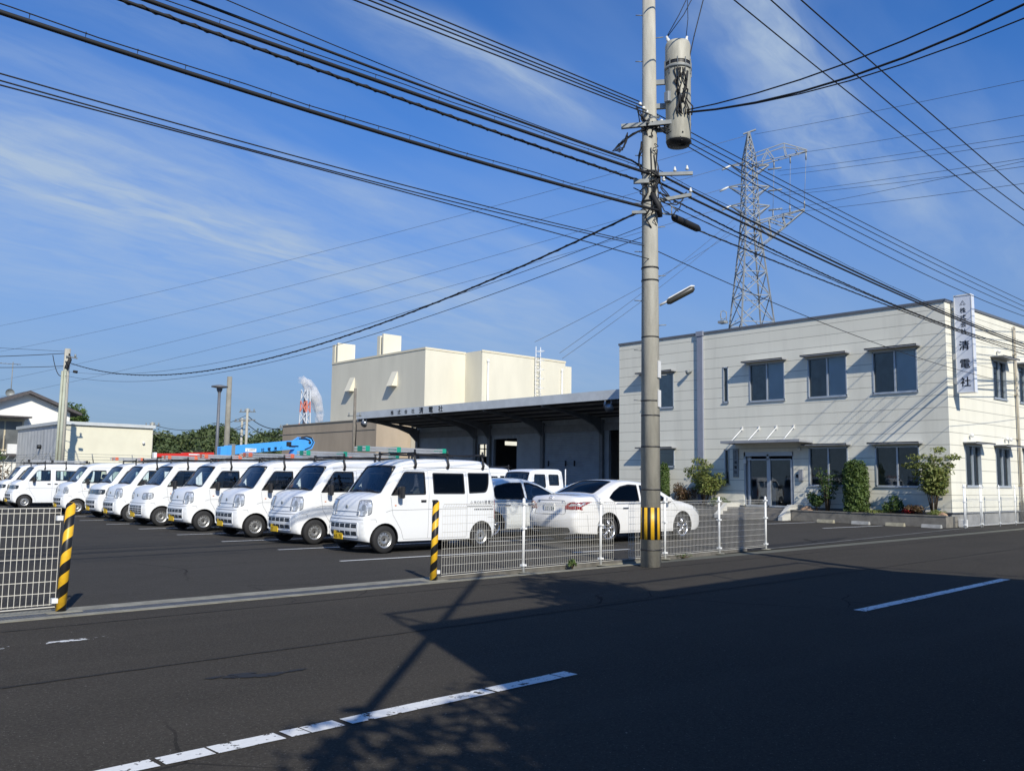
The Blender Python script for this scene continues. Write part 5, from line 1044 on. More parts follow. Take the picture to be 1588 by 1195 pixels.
# ------------------------------------------------------------------ lattice tower
TT = thing('transmission_tower', 'tall steel lattice transmission tower rising behind the office roof', 'transmission tower', (125.6, 82.0, 0)); M_LAT = mat('tower_galvanised_steel', (.29, .31, .32), .65, metal=.1, var=.15)
er = Vector((.5465, -.8375, 0)); ef = Vector((.8375, .5465, 0)); O_ = Vector((125.6, 82.0, 0)); th = radians(22); ca, sa = cos(th), sin(th)
def Tp(r, z, f=0): return O_ + er * r + ef * f + Vector((0, 0, z))
def corner(i, hw): a, c = [(-1, -1), (1, -1), (1, 1), (-1, 1)][i]; x, y = a * hw, c * hw; return er * (x * ca - y * sa) + ef * (x * sa + y * ca)
def hw(z): return 5.4 - (z / 43.0) * 4.15 if z < 43 else (1.25 - (z - 43) / 12.5 * .35 if z < 55.5 else max(.12, .9 - (z - 55.5) / 5 * .8))
zs = [0, 9, 16, 22, 27.5, 32, 36, 39.5, 42.5, 44.5, 46.5, 48.5, 50.5, 52.5, 54.5, 56, 57.5, 59, 60.3]
for i in range(4):
    b = MB()
    for z0_, z1_ in zip(zs[:-1], zs[1:]): beam(b, O_ + corner(i, hw(z0_)) + Vector((0, 0, z0_)), O_ + corner(i, hw(z1_)) + Vector((0, 0, z1_)), .22 if z0_ < 43 else .13, .22 if z0_ < 43 else .13)
    P_(b, 'leg', M_LAT, TT)
b = MB()
for z0_, z1_ in zip(zs[:-1], zs[1:]):
    for i in range(4):
        j = (i + 1) % 4; A, B_, C, D = [O_ + corner(q, hw(zz)) + Vector((0, 0, zz)) for q, zz in ((i, z0_), (j, z0_), (i, z1_), (j, z1_))]; w_ = .12 if z0_ < 43 else .11
        beam(b, A, D, w_, w_); beam(b, B_, C, w_, w_); beam(b, C, D, w_, w_)
beam(b, Tp(-.9, 60.1), Tp(1.2, 60.7), .3, .2); P_(b, 'bracing', M_LAT, TT)
def cross(z, l, root, side=-1, h=1.5):
    b = MB(); tip = O_ + er * l * side + Vector((0, 0, z + .2)); hwz = hw(z)
    for s_ in (-1, 1):
        for zz in (z - h, z + .3): beam(b, O_ + er * side * hwz * .8 + ef * s_ * hwz * .9 + Vector((0, 0, zz)), tip, .16, .16)
    m = (O_ + er * side * hwz + tip) / 2; beam(b, m + Vector((0, 0, z / 2 - .9)), m + Vector((0, 0, z / 2 + .3)), .06, .06) if False else None
    return P_(b, 'tower_crossarm', M_LAT, TT)
for z, l in ((54.6, 3.0), (50.9, 3.4), (47.6, 3.1)):
    c_ = cross(z, l, TT); cross(z - .4, 3.2, TT, 1); b = MB(); tip = O_ - er * l + Vector((0, 0, z + .2)); b.tube([tip, tip + (-er * 1.5 + Vector((0, 0, -.7))) * .5, tip + (-er * 1.5 + Vector((0, 0, -.7)))], [.12, .2, .12], 6); P_(b, 'insulator_string', M_CERAM, c_)
    b = MB(); t2 = O_ + er * 3.0 + Vector((0, 0, z - 1.0)); b.tube([t2, t2 + er * 2.2 + Vector((0, 0, .15))], .14, 6); P_(b, 'insulator_string', M_LAT, c_)
# side frame carrying the down-leads on the right
b = MB()
for f in (-.9, .9):
    for p, q in (((1, 56.3), (5.6, 57.6)), ((5.6, 57.6), (9.3, 56.4)), ((1, 54.6), (9.3, 56.2)), ((3, 56.8), (4, 55.1)), ((5.6, 57.6), (6, 55.6)), ((7.5, 56.9), (8, 56)), ((3, 56.8), (2, 54.8))): beam(b, Tp(p[0], p[1], f), Tp(q[0], q[1], f * (0.2 if q[0] > 9 else 1)), .13, .13)
P_(b, 'upper_side_boom', M_LAT, TT); b = MB()
for f in (-.9, .9):
    for p, q in (((1, 44.6), (8.7, 46.4)), ((1, 40), (8.7, 46.2)), ((3, 45.0), (3.4, 42)), ((5.2, 45.6), (5.6, 43.8)), ((1, 44.6), (3.4, 42)), ((3, 45), (5.6, 43.8)), ((5.2, 45.6), (7, 45))): beam(b, Tp(p[0], p[1], f), Tp(q[0], q[1], f * (0.2 if q[0] > 8 else 1)), .17, .17)
P_(b, 'lower_side_boom', M_LAT, TT)
for (r0, z0_), (r1, z1_) in (((4.0, 55.2), (3.7, 45.3)), ((6.6, 55.8), (6.4, 46)), ((9.1, 56.2), (8.7, 46.6))):
    b = MB(); b.tube([Tp(r0, z0_), Tp(r0, z0_ - 1.4)], .13, 6); b.tube([Tp(r0, z0_ - 1.4), Tp(r1, z1_ + 1.2)], .04, 4); b.tube([Tp(r1, z1_ + 1.2), Tp(r1, z1_)], .13, 6); P_(b, 'down_lead', M_LAT, TT)
b = MB(); b.tube([Tp(-4.5 + .5 * cos(t), 29.3 + .9 * sin(t) * .8, .5) for t in np.linspace(0, 2 * pi, 12)], .07, 5); b.tube([Tp(-4.9, 28), Tp(-4.9, 30)], .06, 5); b.tube([Tp(-4.0, 28), Tp(-4.0, 29.8)], .06, 5); b.box(*[tuple(Tp(-4.6, 28.0) - Vector((.6, .6, .2))), tuple(Tp(-4.6, 28.0) + Vector((.6, .6, .2)))]); P_(b, 'equipment_cage', M_LAT, TT)
# ------------------------------------------------------------------ loading warehouse with deep canopy
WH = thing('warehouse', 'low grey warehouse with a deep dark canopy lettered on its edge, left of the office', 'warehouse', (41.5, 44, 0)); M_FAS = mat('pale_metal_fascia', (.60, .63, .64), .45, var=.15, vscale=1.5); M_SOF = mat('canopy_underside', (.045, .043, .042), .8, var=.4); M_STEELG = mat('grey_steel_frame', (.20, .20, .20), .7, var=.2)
def ribbed(name, col, pitch, axis):
    m = bpy.data.materials.new(name); m.use_nodes = True; t = NT(m.node_tree); b = t.n['Principled BSDF']; v = t.add('ShaderNodeTexCoord').outputs['Object']; s = t.add('ShaderNodeSeparateXYZ', i_0=v); f = t.m('PINGPONG', t.m('DIVIDE', s.outputs[axis], pitch), 1.0)
    nz = t.ramp(t.noise(v, 1.3, 4), .35, .7); t.put(b.inputs['Base Color'], t.mix(t.m('MULTIPLY', nz, .4), (*col, 1), (*[c * .6 for c in col], 1))); b.inputs['Roughness'].default_value = .6
    bn = t.add('ShaderNodeBump', i_Strength=.8, i_Distance=.03, i_Height=f); t.l.new(bn.outputs[0], b.inputs['Normal']); return m
M_PANEL = ribbed('grey_ribbed_panel', (.36, .38, .40), .10, 1); M_SHUT = ribbed('roller_shutter', (.34, .37, .40), .06, 2)
y0, y1 = 29.5, 58.2
b = MB(); b.box((35.96, y0, 5.88), (36.06, y1, 6.40)); b.box((36.06, y1 - .06, 5.70), (42.5, y1, 6.38)); P_(b, 'canopy_fascia', M_FAS, WH)
b = MB(); b.add([(36.06, y0, 6.36), (54, y0, 6.8), (54, y1, 6.8), (36.06, y1, 6.36)], [(0, 1, 2, 3)]); P_(b, 'roof', M_FAS, WH)
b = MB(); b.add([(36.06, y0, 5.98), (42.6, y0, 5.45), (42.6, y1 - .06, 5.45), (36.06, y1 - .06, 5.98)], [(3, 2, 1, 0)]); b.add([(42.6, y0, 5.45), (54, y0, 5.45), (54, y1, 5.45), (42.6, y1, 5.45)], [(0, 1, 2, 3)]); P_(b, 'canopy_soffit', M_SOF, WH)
b = MB()
for x, z in ((37.2, 5.80), (38.5, 5.69), (39.8, 5.58), (41, 5.48)): b.box((x, y0, z), (x + .08, y1 - .1, z + .10))
P_(b, 'purlins', M_STEELG, WH)
cols = [57.8, 50.55, 48.95, 43.4, 38.0, 32.5]
for y in cols:
    b = MB(); b.box((41.28, y - .14, 0), (41.48, y + .14, 5.3)); P_(b, 'column', M_STEELG, WH)
    b = MB(); b.prism([(36.15, 5.93), (36.15, 5.78), (38.0, 5.55), (39.5, 5.30), (40.6, 4.95), (41.28, 4.35), (41.28, 5.42)], y - .07, y + .07); P_(b, 'canopy_beam', M_STEELG, WH)
ENDW = [(47.85, 49.2, 3.4, 4.75), (51.0, 52.9, 4.45, 4.8), (52.55, 52.9, 3.4, 4.45)]
opn = [(49.15, 50.35, .3, 4.0), (46.1, 48.6, .3, 4.35), (34.2, 37.5, .3, 4.7)]
b = MB(); wall_x(b, 41.5, y0, y1, 0, 5.45, opn, .2); P_(b, 'front_wall', M_PANEL, WH)
b = MB(); b.box((41.44, 38.25, .3), (41.49, 43.15, 4.6)); P_(b, 'roller_shutter', M_SHUT, WH); b = MB(); b.box((41.40, 30, 4.62), (41.49, 57.6, 5.1)); P_(b, 'shutter_lintel', mat('lintel_panel', (.25, .25, .25), .7, var=.2), WH)
b = MB(); wall_x(b, 54, y0, y1, 0, 6.8, [], .1); wall_x(b, y1, 41.5, 54, 0, 5.6, ENDW, .1, flip=True); b.add([(41.5, y0, 0), (52, y0, 0), (54, y0, 6.8), (41.5, y0, 6.4)], [(0, 1, 2, 3)]); P_(b, 'rear_walls', M_PANEL, WH)
b = MB(); b.box((39, y0, 0), (54, y1, .3)); P_(b, 'loading_floor', M_FOUND, WH); b = MB(); b.box((48.6, 58.1, 0), (48.68, 58.18, 5.4)); b.box((47.8, 58.1, 4.0), (49.4, 58.15, 4.08)); P_(b, 'window_bar', M_STEELG, WH)
for i, chh in enumerate('株式会社'): b = MB(); text(b, chh, (35.955, 53.4 - .86 * i, 6.0), (0, -1, 0), (0, 0, 1), .34, 0, bold=.03, wide=1.15); P_(b, 'fascia_character', M_INK, WH)
for i, chh in enumerate('清電社'): b = MB(); text(b, chh, (35.955, 49.85 - 1.10 * i, 5.96), (0, -1, 0), (0, 0, 1), .46, 0, bold=.03, wide=1.15); P_(b, 'fascia_character', M_INK, WH)
for y, z in ((56.9, 5.55), (32.4, 5.5)):
    b = MB(); b.cyl((36.1, y, z + .35), (36.0, y, z + .1), .03); b.tube([(36.0, y, z + .12), (35.95, y, z), (35.75, y - .1, z - .12)], [.06, .16, .26], 14); b.cyl((36.0, y + .4, z + .35), (36.0, y + .4, z), .05, .12, 8); P_(b, 'floodlight', mat('floodlight_metal', (.25, .27, .30), .3, metal=.6), WH)
for yy, gl in ((42.6, 'leftmost'), (41.0, 'middle'), (40.2, 'rightmost')):
    b = MB(); b.cyl((41.2, yy, 2.4), (41.2, yy, 2.75), .06); solo(b, 'hanging_glove', M_INK, gl + ' of the dark work gloves hanging before the roller shutter', 'glove', (41.2, yy, 2.4), 'work gloves hung at the roller shutter')
# ------------------------------------------------------------------ windowless cream building, tan block
M_CREAM = mat('cream_render', (.72, .68, .55), .85, var=.10, vscale=.5, bump=.1, stretch=(1, 1, .3)); M_TAN = mat('tan_render', (.42, .34, .25), .9, var=.16, vscale=.6, stretch=(1, 1, .4))
CB = thing('plant_building', 'large windowless cream building with two roof blocks behind the warehouse', 'building', (50, 69, 0))
b = MB(); b.box((50, 68.85, 0), (70, 86.3, 14.0)); P_(b, 'main_block', M_CREAM, CB); b = MB(); b.box((54.93, 66.23, 0), (66.4, 68.84, 14.0)); P_(b, 'stair_block', M_CREAM, CB)
for ya in (85.2, 76.2):
    b = MB(); b.box((50.0, ya, 14.0), (52.2, ya + .25, 16.2)); b.box((51.9, ya + .25, 14.0), (52.2, ya + .62, 16.1)); b.box((50.0, ya + .62, 14.0), (52.2, ya + 1.15, 16.05)); P_(b, 'roof_block', M_CREAM, CB)
for y in (82.0, 74.0):
    b = MB(); b.add([(50, y - .5, 12.1), (50, y + .5, 12.1), (50, y + .5, 10.6), (50, y - .5, 10.6), (49.35, y + .5, 10.6), (49.35, y - .5, 10.6)], [(0, 5, 3), (1, 2, 4), (0, 1, 4, 5), (3, 5, 4, 2)]); P_(b, 'vent_cowl', M_CREAM, CB)
for x, z in ((55.6, 12.9), (65.8, 12.9)): b = MB(); b.cyl((x, 66.1, 0), (x, 66.1, z), .09); b.lathe([(.13, 0), (.13, .25), (.001, .3)], (x, 66.1, z), 'z', 10); P_(b, 'vent_pipe', M_WHITE, CB)
b = MB()
for x in (61.85, 62.5): b.cyl((x, 65.95, 5), (x, 65.95, 15.1), .04, n=6)
for k in range(24): b.cyl((61.85, 65.95, 5.4 + .4 * k), (62.5, 65.95, 5.4 + .4 * k), .025, n=5)
for k in range(9): b.lathe([(.42, 0), (.42, .05)], (62.17, 65.6, 7 + k * .95), 'z', 12)
P_(b, 'roof_ladder', M_WHITE, CB)
b = MB(); b.box((50, 68.80, 13.85), (54.95, 68.85, 14.05)); b.box((49.95, 68.80, 13.85), (50, 86.3, 14.05)); b.box((54.88, 66.18, 13.85), (66.45, 66.23, 14.05)); P_(b, 'parapet_edge', mat('cream_edge', (.68, .62, .47), .8), CB)
TB = thing('storage_block', 'long low tan windowless block behind the blue boom', 'building', (46, 80, 0)); b = MB(); b.box((46, 70.87, 0), (49.96, 89.5, 6.95)); P_(b, 'walls', M_TAN, TB); b = MB(); b.box((45.93, 70.80, 6.95), (49.9, 89.57, 7.06)); b.box((45.96, 71.0, 6.0), (46, 89.4, 6.05)); P_(b, 'coping', mat('tan_coping', (.24, .21, .17), .9), TB)
# ------------------------------------------------------------------ left background: house, shed, poles, lamp
HS = thing('gabled_house', 'white house with a dark gabled roof at the left edge', 'house', (4, 66, 0)); M_WWALL = mat('white_house_wall', (.80, .79, .74), .8, var=.05); M_ROOF = mat('dark_roof_tiles', (.09, .08, .08), .7, var=.3, vscale=6)
def hp(u, D):  # point at camera azimuth offset (photo column) u and distance D
    a = AZ + math.atan((794 - u) / F_PX); return Vector((D * cos(a), D * sin(a), 0))
b = MB(); b.prism([(5, 0), (17.9, 0), (17.9, 5.65), (15.2, 6.75), (12.4, 5.65), (5, 5.65)], 66, 74); P_(b, 'walls', M_WWALL, HS)
b = MB(); b.prism([(12.1, 5.50), (15.2, 6.74), (18.5, 5.45), (18.5, 5.62), (15.2, 6.95), (12.1, 5.68)], 65.4, 74.4); b.prism([(4.5, 5.62), (12.4, 5.62), (12.4, 5.8), (4.5, 5.8)], 65.4, 74.4); P_(b, 'roof', M_ROOF, HS)
b = MB(); b.box((11.5, 65.96, 3.0), (15.0, 66.0, 4.9)); b.box((11.4, 65.9, 4.9), (15.1, 66.0, 5.0)); b.box((11.4, 65.9, 2.9), (15.1, 66.0, 3.0)); b.box((13.9, 65.93, 3), (14.0, 66, 4.9)); b.box((14.95, 65.9, 3), (15.05, 66, 4.9)); wd = P_(b, 'window', mat('tan_window_frame', (.55, .48, .34), .6), HS)
b = MB(); b.box((11.5, 65.91, 3.0), (13.9, 65.95, 4.85)); b.box((14.0, 65.91, 3.0), (14.95, 65.95, 4.85)); P_(b, 'pane', mat('house_window_pane', (.16, .17, .17), .25, var=.4, vscale=1), wd)
b = MB(); b.box((11, 64.9, 5.08), (15.3, 65.99, 5.18)); b.box((11, 65.5, 2.55), (15.2, 65.99, 2.68)); P_(b, 'window_hood', M_ROOF, HS)
b = MB(); b.rbox((14.1, 65.5, 2.7), (14.95, 65.85, 3.35), .03); P_(b, 'air_conditioner', M_WHITE, HS)
for k in range(12): b = MB(); b.cyl((11.6 + .21 * k, 65.6, 3.0), (11.6 + .21 * k, 65.6, 3.9), .015, n=4) if k else None; (P_(b, 'balcony_bar', M_INK, HS) if k else None)
H2 = thing('background_house', 'grey tiled roof peeking above the white gabled house at the left edge', 'house', (12, 84, 0)); b = MB(); b.box((6, 82, 0), (16.5, 90, 7.2)); P_(b, 'walls', M_WWALL, H2); b = MB(); b.prism([(5.5, 7.1), (16.9, 7.1), (16.4, 7.6), (12, 9.2), (8, 9.2)], 81.5, 90.5); P_(b, 'roof', mat('grey_tiles', (.2, .19, .18), .8, var=.3, vscale=5), H2)
a = hp(14, 84); b = MB(); b.cyl((a.x, a.y, 7), (a.x, a.y, 10.6), .04, n=6); b.cyl((a.x - 1, a.y, 10.4), (a.x + .6, a.y, 10.45), .025, n=5)
for k in range(5): b.cyl((a.x - .9 + .32 * k, a.y - .3, 10.42), (a.x - .9 + .32 * k, a.y + .3, 10.42), .02, n=4)
b.lathe([(.35, 0), (.25, .12), (.001, .16)], (a.x - .1, a.y - .2, 8.0), 'y', 14); solo(b, 'roof_antenna', M_GALV, 'television antenna with a dish on the roof at the left edge', 'antenna', (a.x, a.y, 7))
SH = thing('storage_shed', 'flat roofed shed with a cream front and a grey corrugated side at the left', 'shed', (14, 53.2, 0))
b = MB(); b.add([(14, 53.2, 0), (19.0, 53.2, 0), (19.0, 53.2, 4.2), (14, 53.2, 4.2)], [(0, 1, 2, 3)]); b.add([(19, 53.2, 0), (19, 62.6, 0), (19, 62.6, 4.2), (19, 53.2, 4.2)], [(0, 1, 2, 3)]); P_(b, 'cream_walls', mat('shed_cream_wall', (.72, .69, .54), .8, var=.08, vscale=1), SH)
b = MB(); b.add([(14, 53.2, 0), (14, 62.6, 0), (14, 62.6, 4.2), (14, 53.2, 4.2)], [(0, 1, 2, 3)]); b.add([(14, 62.6, 0), (19, 62.6, 0), (19, 62.6, 4.2), (14, 62.6, 4.2)], [(0, 1, 2, 3)]); P_(b, 'grey_walls', ribbed('corrugated_grey_wall', (.56, .57, .56), .35, 1), SH)
b = MB(); b.box((13.9, 53.08, 4.18), (19.12, 62.7, 4.36)); P_(b, 'roof_slab', mat('pale_roof_edge', (.55, .58, .58), .5, var=.1), SH); b = MB(); b.cyl((13.8, 57, 3.0), (14, 57, 3.0), .12); P_(b, 'wall_vent', M_INK, SH); b = MB(); b.cyl((18.5, 53.1, 3.3), (18.5, 53.2, 3.3), .08); P_(b, 'wall_vent', M_WHITE, SH)
# chain-link boundary fence with outward arms and barbed wire
BF = thing('boundary_fence', 'tall thin wire boundary fence with slanted arms in front of the shed', 'fence', (12.5, 48.8, 0))
pp_ = [(12.5, 48.8 + 2 * k) for k in range(0, 8)] + [(12.5 + 2 * k, 48.8) for k in range(1, 11)]
for x, y in pp_:
    b = MB(); b.cyl((x, y, 0), (x, y, 2.05), .03, n=6); b.cyl((x, y, 2.05), (x + (.28 if y > 48.9 else -.12), y + (0 if y > 48.9 else -.12), 2.5), .025, n=6); P_(b, 'post', M_GALV, BF)
b = MB()
for z in (.1, 1.0, 2.03): b.cyl((12.5, 48.8, z), (32.5, 48.8, z), .018, n=5); b.cyl((12.5, 48.8, z), (12.5, 62.8, z), .018, n=5)
for z, o in ((2.2, .08), (2.34, .17), (2.48, .26)): b.cyl((12.5, 48.8 - o * .4, z), (32.5, 48.8 - o * .4, z), .008, n=4); b.cyl((12.5 + o, 48.8, z), (12.5 + o, 62.8, z), .008, n=4)
P_(b, 'rails_and_wires', M_GALV, BF)
def pole_thing(u, D, h, r0, r1, name, label, m=M_CONC, extra=None):
    a = hp(u, D); t = thing(name, label, 'pole', tuple(a)); b = MB(); b.tube([a, a + Vector((0, 0, h / 2)), a + Vector((0, 0, h))], [r0, (r0 + r1) / 2, r1], 14); P_(b, 'shaft', m, t); return t, a
t, a = pole_thing(98, 50, 7.75, .19, .14, 'distant_utility_pole', 'concrete utility pole with pipes standing behind the vans in front of the shed'); t['category'] = 'utility pole'
b = MB(); b.cyl(a + Vector((-.24, -.1, 0)), a + Vector((-.20, -.1, 6.6)), .06); b.cyl(a + Vector((-.10, -.2, 0)), a + Vector((-.08, -.17, 6.7)), .07); P_(b, 'conduit', mat('greenish_conduit', (.40, .42, .33), .6, var=.15), t)
b = MB(); b.tube([a + Vector((.05, -.1, 7.5)), a + Vector((.1, -.15, 7.2)), a + Vector((-.05, -.2, 6.8)), a + Vector((-.1, -.1, 6.5))], [.05, .09, .1, .05], 8); b.tube(loop(a + Vector((-.6, .3, 7.4)), a + Vector((-.1, -.1, 6.5)), .5, .02), .02, 5); P_(b, 'cable_bundle', M_CABLE, t)
b = MB(); beam(b, a + Vector((-.1, -.2, 7.35)), a + Vector((.45, -.1, 7.3)), .06, .06); b.cyl(a + Vector((.35, -.1, 7.35)), a + Vector((.35, -.1, 7.5)), .05); P_(b, 'crossarm', M_GALV, t); b = MB(); b.cyl(a + Vector((.3, -.1, 6.62)), a + Vector((.5, -.1, 6.6)), .07); P_(b, 'cable_anchor', M_CABLE, t)
t, a = pole_thing(353.5, 50, 6.78, .17, .13, 'concrete_pole', 'bare concrete pole right beside the disc shaped lamp', mat('aged_concrete_pole', (.27, .26, .22), .9, var=.25, vscale=3))
t, a = pole_thing(338.5, 48, 5.85, .09, .075, 'lamp_post', 'dark post carrying a flat disc shaped lamp behind the row of vans', M_CAP); t['category'] = 'street lamp'
b = MB(); b.lathe([(.07, 5.7), (.14, 5.85), (.15, 5.95), (.42, 6.0), (.40, 6.06), (.1, 6.12), (.001, 6.12)], tuple(a), 'z', 24); P_(b, 'lamp_disc', M_CAP, t)
t, a = pole_thing(550, 60, 7.4, .12, .09, 'slim_service_pole', 'slim dark pole with one short crossarm at the left end of the warehouse canopy', mat('weathered_pole', (.20, .18, .15), .9, var=.3, vscale=3))
b = MB(); beam(b, a + er * -.5 + Vector((0, 0, 5.55)), a + er * .5 + Vector((0, 0, 5.55)), .07, .07)
for k in (-.4, .4): b.cyl(a + er * k + Vector((0, 0, 5.5)), a + er * k + Vector((0, 0, 5.78)), .05)
P_(b, 'crossarm', M_GALV, t); b = MB(); b.tube([a + Vector((0, 0, 5.5)), a + Vector((.1, -.12, 4.9)), a + Vector((.05, -.15, 3.5))], .03, 5); P_(b, 'cable', M_CABLE, t)
for u, D, h, lb in ((376, 115, 8.6, 'far utility pole with crossarms above the trees, left of a pair behind the blue boom'), (383.5, 112, 9.6, 'far utility pole with crossarms above the trees, right of a pair behind the blue boom'), (446, 118, 8.2, 'far utility pole above the treeline just left of the tan block'), (237, 118, 7.9, 'far utility pole at the left end of the wooded ridge beside the shed')):
    t, a = pole_thing(u, D, h, .19, .14, 'far_utility_pole', lb); t['category'] = 'utility pole'; b = MB()
    for z in (h - .4, h - 1.4): beam(b, a + er * -1.1 + Vector((0, 0, z)), a + er * 1.1 + Vector((0, 0, z)), .12, .12)
    for k in (-.9, -.3, .3, .9): b.cyl(a + er * k + Vector((0, 0, h - .4)), a + er * k + Vector((0, 0, h - .05)), .07, n=6)
    P_(b, 'crossarms', M_GALV, t)
A1, A2, A3 = hp(237, 118), hp(383, 112), hp(446, 118); b = MB()
for dz in (0, -1.0): b.tube(loop(A1 + Vector((0, 0, 7.6 + dz)), A2 + Vector((0, 0, 8.8 + dz)), 1.2, .05, 12), .03, 4); b.tube(loop(A2 + Vector((0, 0, 8.8 + dz)), A3 + Vector((0, 0, 7.8 + dz)), .8, .05, 10), .05, 4); b.tube(loop(A3 + Vector((0, 0, 7.8 + dz)), hp(570, 130) + Vector((0, 0, 9.5 + dz)), .5, .05, 10), .05, 4)
solo(b, 'far_wire', M_CABLE, 'thin dark wires strung between the far poles above the wooded ridge', 'wire', tuple(A1))
# ------------------------------------------------------------------ far stack and steam
SK = thing('factory_chimney', 'distant red and white banded lattice chimney beside white steam', 'chimney', tuple(hp(473, 900))); a = hp(473, 900)
for i in range(6):
    b = MB(); z0_, z1_ = 20 + i * 11.2, 20 + (i + 1) * 11.2; hwk = lambda z: 4.8 - (z - 20) / 68 * 1.9
    for sx, sy in ((-1, -1), (1, -1), (1, 1), (-1, 1)): beam(b, a + er * sx * hwk(z0_) + ef * sy * hwk(z0_) + Vector((0, 0, z0_)), a + er * sx * hwk(z1_) + ef * sy * hwk(z1_) + Vector((0, 0, z1_)), 1.1, 1.1)
    for sy in (-1, 1): beam(b, a + er * -hwk(z0_) + ef * sy * 4 + Vector((0, 0, z0_)), a + er * hwk(z1_) + ef * sy * 4 + Vector((0, 0, z1_)), .8, .8); beam(b, a + er * hwk(z0_) + ef * sy * 4 + Vector((0, 0, z0_)), a + er * -hwk(z1_) + ef * sy * 4 + Vector((0, 0, z1_)), .8, .8)
    b.cyl(a + Vector((0, 0, z0_)), a + Vector((0, 0, z1_)), 1.6, n=10); P_(b, 'chimney_band', mat('hazed_chimney_red', (.60, .20, .15), .8) if i % 2 == 0 else mat('chimney_white', (.50, .53, .57), .8), SK)  # distance haze is painted into the washed-out red
b = MB(); b.cyl(a, a + Vector((0, 0, 20)), 3.5, n=10); P_(b, 'chimney_base', MATS['chimney_white'], SK)
sm = bpy.data.materials.new('steam_volume'); sm.use_nodes = True; t = NT(sm.node_tree); t.n.clear(); v = t.add('ShaderNodeTexCoord').outputs['Object']
pv = t.add('ShaderNodeVolumePrincipled', i_Color=(1, 1, 1, 1), i_Density=t.m('MULTIPLY', t.ramp(t.noise(v, .15, 6, .6), .34, .62), .8), i_Anisotropy=.2); t.add('ShaderNodeOutputMaterial', i_Volume=pv.outputs[0])
b = MB(); ph = random.Random(3); path = [(497, 652, 5), (495, 640, 7), (492, 628, 9), (487, 615, 10), (481, 603, 9.5), (475, 594, 8), (468, 588, 6), (461, 590, 3.5)]; pts = []
for u, v_, rr in path: c = hp(u, 930); pts.append(c + Vector((0, 0, CAM_H + (735 - v_) / F_PX * 930 * 1.0)))
b.tube(pts, [p[2] * .66 for p in path], 14); b.v = [(x + ph.uniform(-1.6, 1.6), y + ph.uniform(-1.6, 1.6), z + ph.uniform(-1.8, 1.8)) for x, y, z in b.v]; o = solo(b, 'steam_plume', sm, 'white steam plume drifting up beside the distant red and white chimney', 'steam', tuple(pts[0]), kind='stuff', recalc=True)
# ------------------------------------------------------------------ foliage
def leafmat(name, c1, c2, rough=.55):
    m = bpy.data.materials.new(name); m.use_nodes = True; t = NT(m.node_tree); b = t.n['Principled BSDF']; g = t.add('ShaderNodeNewGeometry'); v = t.add('ShaderNodeTexCoord').outputs['Object']
    r_ = g.outputs['Random Per Island']; c = t.mix(r_, (*c1, 1), (*c2, 1)); c = t.mix(t.m('MULTIPLY', t.ramp(t.noise(v, 1.1, 3), .35, .7), .45), c, (*[x * .55 for x in c1], 1)); t.put(b.inputs['Base Color'], c); b.inputs['Roughness'].default_value = rough
    tl = t.add('ShaderNodeBsdfTranslucent'); t.put(tl.inputs[0], c); mx = t.add('ShaderNodeMixShader', i_0=.28, i_1=b.outputs[0], i_2=tl.outputs[0]); t.l.new(mx.outputs[0], t.n['Material Output'].inputs[0]); MATS[name] = m; return m
L_GRN = leafmat('green_leaves', (.075, .13, .028), (.13, .19, .045)); L_DARK = leafmat('dark_green_leaves', (.045, .095, .02), (.08, .13, .03)); L_YEL = leafmat('yellow_green_leaves', (.15, .20, .045), (.25, .26, .07)); L_RED = leafmat('reddish_brown_leaves', (.12, .06, .03), (.16, .12, .05)); L_FAR = leafmat('woodland_leaves', (.065, .10, .032), (.15, .19, .07)); L_FLW = leafmat('red_petals', (.5, .01, .01), (.35, .01, .02))
def leaves(mb, c, rad, n, size, rnd, hollow=.45, flat=.3):
    vs, fs = [], []
    for _ in range(n):
        while True:
            p = Vector((rnd.uniform(-1, 1), rnd.uniform(-1, 1), rnd.uniform(-1, 1))); l = p.length
            if hollow < l < 1: break
        q = Vector((c[0] + p.x * rad[0], c[1] + p.y * rad[1], c[2] + p.z * rad[2])); nrm = (p + Vector((rnd.uniform(-1, 1), rnd.uniform(-1, 1), rnd.uniform(-.4, 1.2)))).normalized(); u = nrm.orthogonal().normalized(); u.rotate(Matrix.Rotation(rnd.uniform(0, 6.28), 3, nrm)); w_ = nrm.cross(u); s = size * rnd.uniform(.6, 1.3)
        k = len(vs); vs += [q - u * s, q + w_ * s * .45 + nrm * s * .12, q + u * s, q - w_ * s * .45 + nrm * s * .12]; fs.append((k, k + 1, k + 2, k + 3))
    mb.add(vs, fs)
